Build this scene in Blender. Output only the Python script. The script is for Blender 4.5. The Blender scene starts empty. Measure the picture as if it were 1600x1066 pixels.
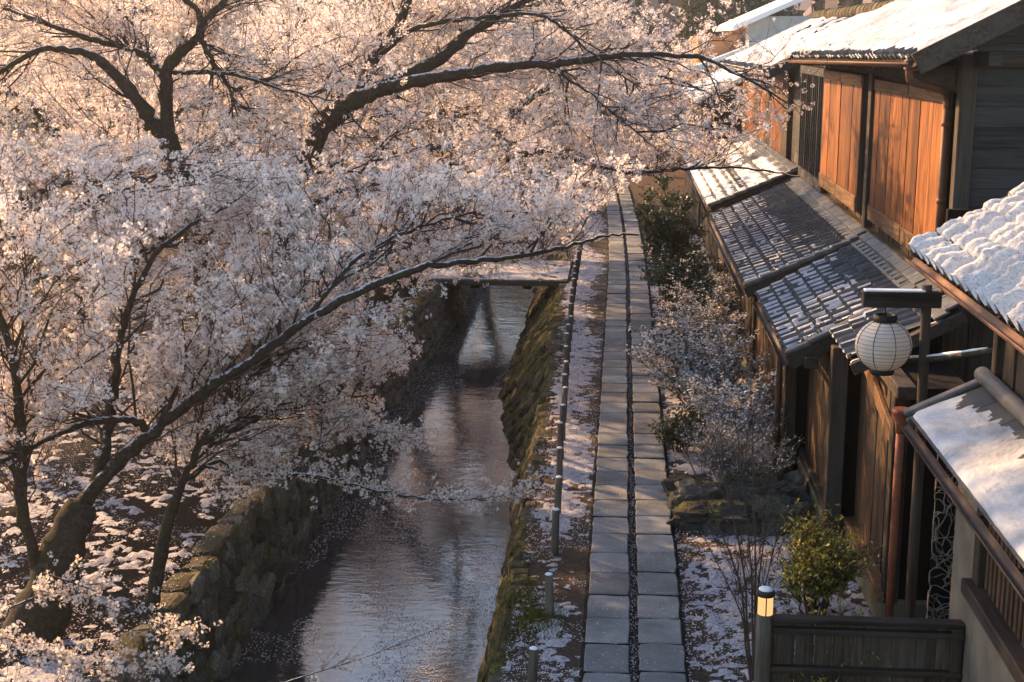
import bpy, math, random
import numpy as np
from mathutils import Matrix, Vector

# ---------------------------------------------------------------- camera, sky, sun, exposure
scene = bpy.context.scene
COL = scene.collection
R = math.radians

cam_d = bpy.data.cameras.new('camera')
cam_d.lens = 48.94; cam_d.sensor_width = 36.0; cam_d.clip_start = 0.1; cam_d.clip_end = 3000
cam = bpy.data.objects.new('camera', cam_d); COL.objects.link(cam)
cam.location = (0, 0, 6.3)
cam.rotation_euler = (R(90 - 12.269), 0, R(4.4955))
scene.camera = cam

SUN_AZ = R(-50)          # clockwise from +Y (street direction); negative = left of it
SUN_EL = R(25)
sun_dir = Vector((math.sin(SUN_AZ) * math.cos(SUN_EL), math.cos(SUN_AZ) * math.cos(SUN_EL), math.sin(SUN_EL)))
world = bpy.data.worlds.new('World'); scene.world = world; world.use_nodes = True
wn = world.node_tree.nodes; wl = world.node_tree.links
wn.clear()
sky = wn.new('ShaderNodeTexSky'); sky.sky_type = 'NISHITA'; sky.sun_disc = False
sky.sun_elevation = SUN_EL; sky.sun_rotation = SUN_AZ; sky.air_density = 1.1; sky.dust_density = 0.5
bg = wn.new('ShaderNodeBackground'); bg.inputs['Strength'].default_value = 0.12
wo = wn.new('ShaderNodeOutputWorld')
wl.new(sky.outputs[0], bg.inputs[0]); wl.new(bg.outputs[0], wo.inputs[0])

sun_d = bpy.data.lights.new('sun', 'SUN'); sun_d.energy = 5.0; sun_d.angle = R(0.6); sun_d.color = (1.0, 0.61, 0.29)
sun = bpy.data.objects.new('sun', sun_d); COL.objects.link(sun)
sun.rotation_euler = (-sun_dir).to_track_quat('-Z', 'Y').to_euler()

scene.view_settings.view_transform = 'Standard'; scene.view_settings.look = 'None'
scene.view_settings.exposure = 1.54; scene.view_settings.gamma = 1.0
scene.view_settings.use_curve_mapping = False
scene.render.engine = 'CYCLES'
cy = scene.cycles
cy.max_bounces = 8; cy.diffuse_bounces = 6; cy.glossy_bounces = 3; cy.transmission_bounces = 4; cy.volume_bounces = 0
cy.caustics_reflective = False; cy.caustics_refractive = False; cy.sample_clamp_indirect = 6
cy.use_denoising = True
cy.use_adaptive_sampling = True; cy.adaptive_threshold = 0.015

rng = np.random.default_rng(7)
random.seed(7)

# ---------------------------------------------------------------- helpers: objects
WORLD = {}          # world matrix of every parent
def put(name, mesh, parent=None, mtx=None, mat=None):
    o = bpy.data.objects.new(name, mesh); COL.objects.link(o)
    m = mtx if mtx is not None else Matrix.Identity(4)
    o.matrix_basis = m
    if parent is not None:
        o.parent = parent
        o.matrix_parent_inverse = WORLD[parent.name].inverted()
    WORLD[o.name] = m
    if mat is not None and mesh is not None:
        if len(mesh.materials) == 0: mesh.materials.append(mat)
        elif mesh.materials[0] is not mat:
            o.material_slots[0].link = 'OBJECT'; o.material_slots[0].material = mat
    return o
def T(x, y, z): return Matrix.Translation((x, y, z))
def thing(name, label, cat, loc=(0, 0, 0), group=None):
    o = put(name, None, None, T(*loc)); o.empty_display_size = 0.2
    return tag(o, label, cat, group)
def tag(o, label, cat, group=None):
    o['label'] = label; o['category'] = cat
    if group: o['group'] = group
    return o
def structure(o): o['kind'] = 'structure'; return o
def stuff(o): o['kind'] = 'stuff'; return o

def np_mesh(name, V, Fc, smooth=False):
    V = np.asarray(V, np.float32); Fc = np.asarray(Fc, np.int32)
    me = bpy.data.meshes.new(name)
    n, k = Fc.shape
    me.vertices.add(len(V)); me.vertices.foreach_set('co', V.ravel())
    me.loops.add(n * k); me.loops.foreach_set('vertex_index', Fc.ravel())
    me.polygons.add(n)
    me.polygons.foreach_set('loop_start', np.arange(0, n * k, k, dtype=np.int32))
    me.polygons.foreach_set('loop_total', np.full(n, k, np.int32))
    if smooth: me.polygons.foreach_set('use_smooth', np.ones(n, bool))
    me.update(calc_edges=True)
    return me
def py_mesh(name, V, Fc, smooth=False):
    me = bpy.data.meshes.new(name); me.from_pydata([tuple(v) for v in V], [], Fc)
    if smooth: me.polygons.foreach_set('use_smooth', [True] * len(me.polygons))
    me.update(); return me

_box = {}
def box_mesh(sx, sy, sz, b=0.006):
    """chamfered box centred on the origin"""
    key = (round(sx, 3), round(sy, 3), round(sz, 3), b)
    if key in _box: return _box[key]
    b = min(b, sx * .3, sy * .3, sz * .3)
    h = (sx / 2, sy / 2, sz / 2); V = []; idx = {}
    for ix in (-1, 1):
        for iy in (-1, 1):
            for iz in (-1, 1):
                s = (ix, iy, iz)
                for a in range(3):       # vertex lying on the face with normal axis a
                    v = [s[k] * (h[k] - (0 if k == a else b)) for k in range(3)]
                    idx[(s, a)] = len(V); V.append(v)
    Fc = []
    def out(f):
        p = [Vector(V[i]) for i in f]; c = sum(p, Vector()) / len(p)
        n = (p[1] - p[0]).cross(p[2] - p[0])
        return f if n.dot(c) > 0 else f[::-1]
    for a in range(3):
        o1, o2 = [k for k in range(3) if k != a]
        for s in (-1, 1):
            q = []
            for (i, j) in ((-1, -1), (1, -1), (1, 1), (-1, 1)):
                t = [0, 0, 0]; t[a] = s; t[o1] = i; t[o2] = j; q.append(idx[(tuple(t), a)])
            Fc.append(out(q))
        for i in (-1, 1):                # chamfer strips along axis a
            for j in (-1, 1):
                q = []
                for e, ax in ((-1, o1), (1, o1), (1, o2), (-1, o2)):
                    t = [0, 0, 0]; t[a] = e; t[o1] = i; t[o2] = j; q.append(idx[(tuple(t), ax)])
                Fc.append(out(q))
    for ix in (-1, 1):
        for iy in (-1, 1):
            for iz in (-1, 1):
                Fc.append(out([idx[((ix, iy, iz), a)] for a in range(3)]))
    _box[key] = py_mesh('box', V, Fc)
    return _box[key]
def box(name, x0, x1, y0, y1, z0, z1, mat, parent, b=0.006, rot=None):
    m = T((x0 + x1) / 2, (y0 + y1) / 2, (z0 + z1) / 2)
    if rot is not None: m = m @ rot
    me = box_mesh(abs(x1 - x0), abs(y1 - y0), abs(z1 - z0), b)
    o = put(name, me, parent, m)
    o_mat(o, mat); return o
def o_mat(o, mat):
    if len(o.data.materials) == 0: o.data.materials.append(None)
    o.material_slots[0].link = 'OBJECT'; o.material_slots[0].material = mat
def bar(name, p, q, w, h, mat, parent, b=0.005):
    """rectangular bar from p to q"""
    p, q = Vector(p), Vector(q); d = q - p; L = d.length
    z = d.normalized(); up = Vector((0, 0, 1)) if abs(z.z) < .95 else Vector((0, 1, 0))
    x = up.cross(z).normalized(); y = z.cross(x)
    m = Matrix((x, y, z)).transposed().to_4x4(); m.translation = (p + q) / 2
    o = put(name, box_mesh(w, h, L, b), parent, m); o_mat(o, mat); return o

def tubes(P, Rad, sides=6, cap=True):
    """P (n,k,3) polylines, Rad (n,k): joined tube mesh arrays"""
    P = np.asarray(P, float); Rad = np.asarray(Rad, float); n, k, _ = P.shape
    Tn = np.gradient(P, axis=1); Tn /= np.linalg.norm(Tn, axis=2, keepdims=True) + 1e-9
    ref = np.where(np.abs(Tn[:, :1, 2:3]) > .9, np.array([[[1., 0, 0]]]), np.array([[[0, 0, 1.]]]))
    A = np.cross(np.broadcast_to(ref, Tn.shape), Tn); A /= np.linalg.norm(A, axis=2, keepdims=True) + 1e-9
    B = np.cross(Tn, A)
    th = np.linspace(0, 2 * np.pi, sides, endpoint=False)
    V = P[:, :, None, :] + Rad[:, :, None, None] * (np.cos(th)[None, None, :, None] * A[:, :, None, :] + np.sin(th)[None, None, :, None] * B[:, :, None, :])
    base = (np.arange(n) * k * sides)[:, None, None]
    i = np.arange(k - 1)[None, :, None]; j = np.arange(sides)[None, None, :]; j2 = (j + 1) % sides
    F4 = np.stack([base + i * sides + j, base + i * sides + j2, base + (i + 1) * sides + j2, base + (i + 1) * sides + j], -1).reshape(-1, 4)
    return V.reshape(-1, 3), F4
def catmull(pts, n):
    P = np.array(pts, float)
    if len(P) == 2: return P[0] + (P[1] - P[0]) * np.linspace(0, 1, n)[:, None]
    P = np.vstack([2 * P[0] - P[1], P, 2 * P[-1] - P[-2]])
    m = len(P) - 3; t = np.linspace(0, m - 1e-6, n); i = t.astype(int); f = (t - i)[:, None]
    a, b, c, d = P[i], P[i + 1], P[i + 2], P[i + 3]
    return .5 * (2 * b + (c - a) * f + (2 * a - 5 * b + 4 * c - d) * f ** 2 + (3 * b - a - 3 * c + d) * f ** 3)
def tube_obj(name, pts, r, mat, parent, sides=10, n=None, r1=None, wob=0.0):
    n = n or max(2, (len(pts) - 1) * 4)
    P = catmull(pts, n); rad = np.linspace(r, r if r1 is None else r1, n)
    if wob: rad = rad * (1 + wob * rng.normal(size=n))
    V, Fc = tubes(P[None], rad[None], sides)
    me = np_mesh(name, V, Fc, True)
    c = P.mean(0); me.transform(T(*(-c)))
    # end caps
    import bmesh
    bm = bmesh.new(); bm.from_mesh(me); bmesh.ops.holes_fill(bm, edges=[e for e in bm.edges if e.is_boundary], sides=sides + 1); bm.to_mesh(me); bm.free()
    return put(name, me, parent, T(*c), mat)
def lathe(name, prof, mat, parent, loc, n=20, smooth=True):
    V = []; Fc = []; k = len(prof)
    for i in range(n):
        a = 2 * math.pi * i / n
        for (r, z) in prof: V.append((r * math.cos(a), r * math.sin(a), z))
    for i in range(n):
        for j in range(k - 1):
            Fc.append((i * k + j, ((i + 1) % n) * k + j, ((i + 1) % n) * k + j + 1, i * k + j + 1))
    Fc.append(tuple(i * k for i in range(n))[::-1]); Fc.append(tuple(i * k + k - 1 for i in range(n)))
    me = py_mesh(name, V, Fc, smooth)
    for p in list(me.polygons)[-2:]: p.use_smooth = False
    return put(name, me, parent, T(*loc), mat)

# value noise in numpy
def _hash(ix, iy, seed):
    h = (ix.astype(np.int64) * 374761393 + iy.astype(np.int64) * 668265263 + seed * 1442695041) & 0x7fffffff
    h = ((h ^ (h >> 13)) * 1274126177) & 0x7fffffff
    h = h ^ (h >> 16)
    return (h & 0xffff) / 65535.0
def vnoise(x, y, seed=0):
    ix = np.floor(x); iy = np.floor(y); fx = x - ix; fy = y - iy
    fx = fx * fx * (3 - 2 * fx); fy = fy * fy * (3 - 2 * fy)
    a = _hash(ix, iy, seed); b = _hash(ix + 1, iy, seed); c = _hash(ix, iy + 1, seed); d = _hash(ix + 1, iy + 1, seed)
    return (a * (1 - fx) + b * fx) * (1 - fy) + (c * (1 - fx) + d * fx) * fy
def fbm(x, y, seed=0, o=3):
    s = 0; a = .5; t = 0
    for k in range(o):
        s = s + a * vnoise(x * 2 ** k, y * 2 ** k, seed + 17 * k); t += a; a *= .5
    return s / t

# ---------------------------------------------------------------- helpers: materials
class Mat:
    def __init__(s, name):
        s.m = bpy.data.materials.new(name); s.m.use_nodes = True
        s.n = s.m.node_tree.nodes; s.l = s.m.node_tree.links; s.n.clear()
        s.out = s.n.new('ShaderNodeOutputMaterial')
    def node(s, t, **kw):
        x = s.n.new(t)
        for k, v in kw.items(): setattr(x, k, v)
        return x
    def link(s, a, b): s.l.new(a, b)
    def val(s, sock, v):
        if hasattr(v, 'is_output') or isinstance(v, bpy.types.NodeSocket): s.l.new(v, sock)
        else: sock.default_value = v
    def coords(s, kind='Object', scale=(1, 1, 1), rnd=True):
        if kind == 'World':
            src = s.node('ShaderNodeNewGeometry').outputs['Position']
        else:
            src = s.node('ShaderNodeTexCoord').outputs[kind]
            if rnd:
                oi = s.node('ShaderNodeObjectInfo')
                mu = s.node('ShaderNodeVectorMath', operation='SCALE'); mu.inputs[0].default_value = (37.1, 53.7, 71.3); s.link(oi.outputs['Random'], mu.inputs['Scale'])
                ad = s.node('ShaderNodeVectorMath', operation='ADD'); s.link(src, ad.inputs[0]); s.link(mu.outputs[0], ad.inputs[1]); src = ad.outputs[0]
        mp = s.node('ShaderNodeMapping'); mp.inputs['Scale'].default_value = scale; s.link(src, mp.inputs['Vector'])
        return mp.outputs[0]
    def noise(s, vec, scale, detail=4, rough=.55, dist=0):
        x = s.node('ShaderNodeTexNoise'); x.inputs['Scale'].default_value = scale; x.inputs['Detail'].default_value = detail
        x.inputs['Roughness'].default_value = rough; x.inputs['Distortion'].default_value = dist
        s.link(vec, x.inputs['Vector']); return x.outputs['Fac']
    def voro(s, vec, scale, feature='F1', out='Distance'):
        x = s.node('ShaderNodeTexVoronoi', feature=feature); x.inputs['Scale'].default_value = scale; s.link(vec, x.inputs['Vector']); return x.outputs[out]
    def ramp(s, fac, stops, interp='LINEAR'):
        x = s.node('ShaderNodeValToRGB'); e = x.color_ramp.elements; x.color_ramp.interpolation = interp
        while len(e) < len(stops): e.new(.5)
        for el, (p, c) in zip(e, stops):
            el.position = p; el.color = (c, c, c, 1) if isinstance(c, (int, float)) else (*c, 1)
        s.val(x.inputs[0], fac); return x.outputs[0]
    def mix(s, fac, a, b, mode='MIX'):
        x = s.node('ShaderNodeMix', data_type='RGBA', blend_type=mode)
        s.val(x.inputs[0], fac)
        for sock, v in ((x.inputs[6], a), (x.inputs[7], b)):
            if isinstance(v, tuple): sock.default_value = (*v, 1) if len(v) == 3 else v
            else: s.link(v, sock)
        return x.outputs[2]
    def math(s, op, a, b=0.0):
        x = s.node('ShaderNodeMath', operation=op); s.val(x.inputs[0], a); s.val(x.inputs[1], b); return x.outputs[0]
    def rnd(s): return s.node('ShaderNodeObjectInfo').outputs['Random']
    def island(s): return s.node('ShaderNodeNewGeometry').outputs['Random Per Island']
    def nz(s):
        x = s.node('ShaderNodeSeparateXYZ'); s.link(s.node('ShaderNodeNewGeometry').outputs['Normal'], x.inputs[0]); return x.outputs[2]
    def sep(s, vec, i):
        x = s.node('ShaderNodeSeparateXYZ'); s.link(vec, x.inputs[0]); return x.outputs[i]
    def bump(s, h, strength=.3, dist=.02):
        x = s.node('ShaderNodeBump'); x.inputs['Strength'].default_value = strength; x.inputs['Distance'].default_value = dist
        s.link(h, x.inputs['Height']); return x.outputs[0]
    def done(s, color, rough=.7, normal=None, spec=.3, metal=0, **kw):
        p = s.node('ShaderNodeBsdfPrincipled')
        if isinstance(color, tuple): p.inputs['Base Color'].default_value = (*color, 1)
        else: s.link(color, p.inputs['Base Color'])
        s.val(p.inputs['Roughness'], rough); p.inputs['Specular IOR Level'].default_value = spec; p.inputs['Metallic'].default_value = metal
        if normal is not None: s.link(normal, p.inputs['Normal'])
        for k, v in kw.items(): p.inputs[k].default_value = v
        s.link(p.outputs[0], s.out.inputs[0]); return s.m

def wood(name, dark, light, axis='z', rough=.75, var=.45, grey=None):
    m = Mat(name)
    sc = {'x': (1.2, 26, 26), 'y': (26, 1.2, 26), 'z': (26, 26, 1.2)}[axis]
    v = m.coords('Object', sc)
    g = m.noise(v, 1.0, 6, .65, .6)
    big = m.noise(m.coords('Object', tuple(.12 * a if a > 2 else a for a in sc)), 1.0, 3)
    col = m.ramp(g, [(.34, dark), (.5, tuple((a * .5 + b * .5) for a, b in zip(dark, light))), (.64, light)])
    k = m.ramp(m.rnd(), [(0, 1 - var), (1, 1 + var * .4)])
    col = m.mix(1.0, col, k, 'MULTIPLY')
    if grey: col = m.mix(m.ramp(big, [(.42, 0.0), (.7, .75)]), col, grey)
    else: col = m.mix(m.ramp(big, [(.4, 0.0), (.75, .6)]), col, dark)
    return m.done(col, m.ramp(g, [(.2, rough + .1), (.9, rough - .12)]), m.bump(g, .35, .006), .25)

MT = {}
MT['shutter'] = wood('cedar_shutter_wood', (.05, .016, .006), (.5, .18, .045), 'z', .5, .62)
MT['shutter_rail'] = wood('cedar_rail_wood', (.08, .04, .02), (.30, .16, .08), 'y', .65)
MT['dark_z'] = wood('weathered_dark_boards', (.016, .011, .008), (.085, .055, .036), 'z', .8, grey=(.07, .06, .052))
MT['dark_y'] = wood('weathered_dark_beam', (.016, .011, .008), (.075, .05, .034), 'y', .8, grey=(.06, .052, .046))
MT['dark_x'] = wood('weathered_dark_crossbeam', (.016, .012, .009), (.07, .05, .036), 'x', .8, grey=(.06, .054, .048))
MT['brown_z'] = wood('brown_wall_boards', (.02, .012, .007), (.145, .078, .04), 'z', .75, grey=(.07, .054, .042))
MT['clap'] = wood('grey_clapboard_wood', (.022, .02, .019), (.07, .062, .058), 'x', .8, grey=(.055, .053, .052))
MT['clap_y'] = wood('grey_clapboard_wood_side', (.03, .03, .03), (.09, .085, .082), 'y', .8)
MT['post'] = wood('round_fence_post_wood', (.06, .05, .04), (.2, .165, .135), 'z', .8)
MT['fence'] = wood('garden_fence_boards', (.02, .014, .01), (.13, .095, .07), 'z', .8, grey=(.12, .1, .085))

def snow_mat(name, col=(.83, .84, .87)):
    m = Mat(name); v = m.coords('World')
    a = m.noise(v, 9, 5); b = m.noise(v, 60, 3)
    c = m.mix(m.ramp(a, [(.35, 0.0), (.7, .35)]), col, tuple(x * .9 for x in col))
    return m.done(c, .65, m.bump(m.math('ADD', a, m.math('MULTIPLY', b, .4)), .35, .03), .25)
MT['snow'] = snow_mat('fresh_snow')
def slush():
    m = Mat('petal_strewn_snow'); v = m.coords('World'); a = m.noise(v, 34, 5, .75); b = m.noise(v, 5, 4)
    c = m.ramp(a, [(.36, (.12, .1, .09)), (.46, (.42, .39, .4)), (.6, (.7, .68, .71))])
    c = m.mix(m.ramp(b, [(.4, 0.0), (.7, .5)]), c, (.36, .32, .31))
    return m.done(c, .8, m.bump(a, .6, .03), .2)
MT['slush'] = slush()
def thin_shaded_snow():
    m = Mat('thin_roof_snow_shade_streaks'); v = m.coords('World', (1.1, .55, 1.1)); a = m.noise(v, 1.4, 6, .62, .8); b = m.noise(m.coords('World'), 16, 4, .6)
    c = m.ramp(a, [(.36, (.27, .29, .34)), (.5, (.48, .5, .55)), (.66, (.66, .67, .7))])  # blue-grey streaks of tree shadow painted into the thin snow colour
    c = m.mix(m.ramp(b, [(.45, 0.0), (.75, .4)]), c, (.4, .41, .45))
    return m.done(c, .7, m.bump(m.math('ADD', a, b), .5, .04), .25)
MT['thin_shaded_snow'] = thin_shaded_snow()
def old_snow():
    m = Mat('grainy_old_snow'); v = m.coords('World'); a = m.noise(v, 5, 5, .6); b = m.noise(v, 45, 5, .75)
    c = m.ramp(b, [(.34, (.36, .34, .33)), (.45, (.68, .66, .66)), (.6, (.84, .82, .82))])
    c = m.mix(m.ramp(a, [(.45, 0.0), (.72, .55)]), c, (.42, .4, .4))
    return m.done(c, .85, m.bump(m.math('ADD', b, a), .8, .03), .2)
MT['old_snow'] = old_snow()

def tile_mat():
    m = Mat('grey_roof_tile'); v = m.coords('Object')
    g = m.noise(v, 7, 5); f = m.noise(v, 60, 3)
    c = m.ramp(g, [(.3, (.035, .037, .039)), (.55, (.075, .076, .078)), (.8, (.13, .128, .122))])
    c = m.mix(1, c, m.ramp(m.rnd(), [(0, .65), (1, 1.25)]), 'MULTIPLY')
    return m.done(c, m.ramp(f, [(.3, .38), (.7, .62)]), m.bump(f, .15, .004), .45)
MT['tile'] = tile_mat()
def metal_mat(name, c0, c1, rough=.45, metal=.3):
    m = Mat(name); v = m.coords('Object'); g = m.noise(v, 9, 6, .65)
    return m.done(m.ramp(g, [(.35, c0), (.7, c1)]), m.ramp(g, [(.3, rough), (.7, rough + .25)]), m.bump(g, .15, .004), .4, metal)
MT['copper'] = metal_mat('browned_copper_gutter', (.085, .04, .024), (.2, .105, .062), .5, .3)
MT['redpipe'] = metal_mat('rust_red_downpipe', (.16, .045, .022), (.3, .095, .045), .5, .1)
MT['darkpipe'] = metal_mat('dark_brown_downpipe', (.03, .016, .011), (.075, .04, .028), .5, .1)
MT['greypipe'] = metal_mat('grey_ridge_metal', (.08, .082, .088), (.15, .15, .155), .5, .1)
MT['iron'] = metal_mat('blackened_iron', (.012, .012, .013), (.03, .028, .026), .5, .4)
MT['slate'] = metal_mat('dark_roof_sheet', (.028, .03, .033), (.06, .062, .066), .5, .1)

def plaster(name, c0, c1):
    m = Mat(name); v = m.coords('World'); g = m.noise(v, 2.2, 6, .6); f = m.noise(v, 60, 3)
    return m.done(m.ramp(g, [(.3, c0), (.7, c1)]), .9, m.bump(f, .2, .004), .15)
MT['plaster'] = plaster('tan_plaster', (.12, .098, .074), (.24, .2, .152))
MT['plinth'] = plaster('mossy_concrete_plinth', (.09, .085, .055), (.2, .175, .125))
MT['white_wall'] = plaster('pale_far_wall', (.45, .45, .46), (.6, .6, .6))
MT['warm_wall'] = plaster('ochre_far_wall', (.4, .2, .09), (.5, .28, .14))
def flat(name, c, rough=.8, **kw):
    m = Mat(name); v = m.coords('World'); g = m.noise(v, 14, 3)
    return m.done(m.mix(g, tuple(x * .75 for x in c), tuple(min(1, x * 1.2) for x in c)), rough, None, .2, **kw)
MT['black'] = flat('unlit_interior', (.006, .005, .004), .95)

def soil_mat():
    m = Mat('damp_brown_soil'); v = m.coords('World')
    a = m.noise(v, 1.3, 6, .6); b = m.noise(v, 22, 5, .7); c = m.noise(v, 140, 2)
    col = m.ramp(b, [(.3, (.032, .022, .016)), (.5, (.075, .053, .038)), (.72, (.15, .112, .082))])
    moss = m.ramp(a, [(.55, 0.0), (.72, .55)])
    col = m.mix(moss, col, (.05, .055, .018))
    h = m.math('ADD', b, m.math('MULTIPLY', c, .35))
    return m.done(col, .92, m.bump(h, .8, .03), .15)
MT['soil'] = soil_mat()
def slab_mat():
    m = Mat('granite_slab'); v = m.coords('Object')
    a = m.noise(v, 5, 5, .6); b = m.noise(v, 120, 3, .8); w = m.noise(v, 16, 5, .7)
    col = m.ramp(b, [(.35, (.15, .148, .147)), (.5, (.27, .268, .265)), (.68, (.42, .415, .41))])
    col = m.mix(m.ramp(a, [(.4, 0.0), (.75, .55)]), col, (.13, .125, .115))
    col = m.mix(m.ramp(w, [(.6, 0.0), (.75, .4)]), col, (.4, .4, .41))
    col = m.mix(1, col, m.ramp(m.rnd(), [(0, .68), (1, 1.2)]), 'MULTIPLY')
    col = m.mix(m.ramp(m.noise(m.coords('World'), 1.1, 5, .65), [(.45, 0.0), (.7, .6)]), col, (.095, .085, .07))
    return m.done(col, .78, m.bump(m.math('ADD', b, w), .3, .008), .3)
MT['slab'] = slab_mat()
MT['slab_side'] = flat('soil_stained_slab_side', (.03, .026, .022), .95)
def stone_mat(name, mossy=.5, c0=(.035, .03, .022), c1=(.1, .085, .062), c2=(.2, .17, .125)):
    m = Mat(name); v = m.coords('World')
    a = m.noise(v, 3.2, 5, .65); b = m.noise(v, 26, 6, .7)
    col = m.ramp(b, [(.3, c0), (.52, c1), (.75, c2)])
    col = m.mix(1, col, m.ramp(m.rnd(), [(0, .4), (1, 1.6)]), 'MULTIPLY')
    ms = m.ramp(m.math('ADD', a, m.math('MULTIPLY', m.nz(), .12)), [(.62 - .25 * mossy, 0.0), (.78 - .2 * mossy, .85)])
    mc = m.ramp(b, [(.3, (.035, .04, .008)), (.7, (.17, .165, .03))])
    col = m.mix(ms, col, mc)
    return m.done(col, .9, m.bump(b, .6, .03), .2)
MT['wall_stone'] = stone_mat('mossy_wall_stone', .1, (.03, .027, .021), (.12, .105, .082), (.26, .23, .185))
MT['bank_stone'] = stone_mat('moss_covered_bank_stone', .36, (.025, .018, .012), (.09, .068, .043), (.2, .155, .1))
MT['coping'] = stone_mat('brown_coping_stone', -.05, (.03, .024, .017), (.085, .068, .048), (.17, .138, .1))
MT['rock'] = stone_mat('garden_rock', .1, (.03, .028, .026), (.08, .074, .066), (.15, .138, .12))

def water_mat():
    m = Mat('canal_water'); v = m.coords('World', (.6, 1.35, 1))
    a = m.noise(v, 1.6, 4, .55, .6); b = m.noise(v, 7, 3, .55, .5); f = m.noise(v, 26, 3, .6)
    h = m.math('ADD', m.math('MULTIPLY', a, .9), m.math('ADD', m.math('MULTIPLY', b, .35), m.math('MULTIPLY', f, .07)))
    return m.done((.05, .049, .048), .04, m.bump(h, .16, .05), 1.0, 0, IOR=1.6)
MT['water'] = water_mat()

def bark_mat(name='cherry_bark', snowy=1.0):
    m = Mat(name); v = m.coords('World', (1, 1, 1)); b = m.noise(v, 18, 6, .7, .5); a = m.noise(v, 2.4, 4); s2 = m.noise(v, 13, 5, .7)
    col = m.ramp(b, [(.3, (.018, .013, .010)), (.55, (.052, .038, .029)), (.8, (.12, .092, .072))])
    col = m.mix(m.ramp(a, [(.52, 0.0), (.68, .65)]), col, (.045, .048, .014))
    sm = m.ramp(m.math('ADD', m.math('MULTIPLY', m.nz(), .5), m.math('MULTIPLY', s2, .6)), [(.67, 0.0), (.74, .9)])
    if snowy: col = m.mix(sm, col, (.8, .81, .84))
    return m.done(col, .9, m.bump(b, .7, .03), .15)
MT['bark'] = bark_mat(); MT['trunk'] = bark_mat('cherry_trunk_bark', 0)
MT['twig'] = (lambda m: m.done(m.mix(m.ramp(m.math('ADD', m.math('MULTIPLY', m.nz(), .5), m.math('MULTIPLY', m.noise(m.coords('World'), 9, 3), .6)), [(.72, 0.0), (.8, .6)]), (.045, .03, .024), (.8, .8, .83)), .9))(Mat('cherry_twig'))
MT['pale_twig'] = flat('dry_pale_twig', (.23, .2, .175), .9)
MT['brown_twig'] = flat('bare_brown_twig', (.085, .055, .04), .9)

def leafy(name, stops, trans=.45, gloss=0.0):
    m = Mat(name)
    c = m.ramp(m.island(), stops)
    d = m.node('ShaderNodeBsdfDiffuse'); t = m.node('ShaderNodeBsdfTranslucent'); mx = m.node('ShaderNodeMixShader'); mx.inputs[0].default_value = trans
    m.link(c, d.inputs[0]); m.link(c, t.inputs[0]); m.link(d.outputs[0], mx.inputs[1]); m.link(t.outputs[0], mx.inputs[2])
    o = mx.outputs[0]
    if gloss:
        g = m.node('ShaderNodeBsdfGlossy'); g.inputs['Roughness'].default_value = .35; m2 = m.node('ShaderNodeMixShader'); m2.inputs[0].default_value = gloss
        m.link(o, m2.inputs[1]); m.link(g.outputs[0], m2.inputs[2]); o = m2.outputs[0]
    m.link(o, m.out.inputs[0]); return m.m
def leafy_inst(name, stops, trans):
    m = Mat(name); f = m.math('FRACT', m.math('ADD', m.island(), m.rnd())); c = m.ramp(f, stops)
    d = m.node('ShaderNodeBsdfDiffuse'); t = m.node('ShaderNodeBsdfTranslucent'); mx = m.node('ShaderNodeMixShader'); mx.inputs[0].default_value = trans
    m.link(c, d.inputs[0]); m.link(c, t.inputs[0]); m.link(d.outputs[0], mx.inputs[1]); m.link(t.outputs[0], mx.inputs[2]); m.link(mx.outputs[0], m.out.inputs[0]); return m.m
MT['blossom'] = leafy_inst('cherry_blossom_petals', [(0, (.3, .14, .09)), (.07, (.58, .4, .3)), (.12, (.84, .72, .68)), (.5, (.9, .81, .77)), (.92, (.93, .87, .83)), (1, (.86, .74, .52))], .52)
MT['petal'] = leafy('fallen_petals', [(0, (.62, .52, .52)), (1, (.85, .78, .79))], .2)
MT['leaf_dark'] = leafy('dark_evergreen_leaf', [(0, (.016, .03, .01)), (.6, (.045, .07, .022)), (.9, (.1, .125, .04)), (1, (.16, .17, .055))], .3, .06)
MT['leaf_frost'] = leafy('dusted_shrub_leaf', [(0, (.05, .06, .03)), (.25, (.17, .17, .12)), (.45, (.5, .46, .46)), (1, (.82, .77, .79))], .35)
MT['leaf_yellow'] = leafy('yellow_green_leaf', [(0, (.08, .1, .015)), (.4, (.22, .24, .04)), (.8, (.4, .36, .06)), (1, (.6, .44, .08))], .45, .05)
MT['grass'] = leafy('moss_and_grass', [(0, (.05, .06, .01)), (.6, (.14, .15, .03)), (1, (.26, .2, .05))], .4)
MT['forest'] = leafy('far_forest_leaf', [(0, (.02, .028, .014)), (.6, (.045, .055, .025)), (1, (.09, .085, .04))], .2)
MT['far_leaf'] = leafy('far_hill_leaf', [(0, (.05, .045, .025)), (.4, (.12, .09, .06)), (.6, (.4, .3, .27)), (1, (.6, .48, .45))], .3)
def paper_mat():
    m = Mat('lantern_paper'); v = m.coords('Object', rnd=False); n = m.noise(v, 9, 4)
    c = m.mix(n, (.66, .63, .6), (.82, .79, .76))
    d = m.node('ShaderNodeBsdfDiffuse'); t = m.node('ShaderNodeBsdfTranslucent'); mx = m.node('ShaderNodeMixShader'); mx.inputs[0].default_value = .4
    m.link(c, d.inputs[0]); m.link(c, t.inputs[0]); m.link(d.outputs[0], mx.inputs[1]); m.link(t.outputs[0], mx.inputs[2]); m.link(mx.outputs[0], m.out.inputs[0]); return m.m
MT['paper'] = paper_mat()

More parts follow.
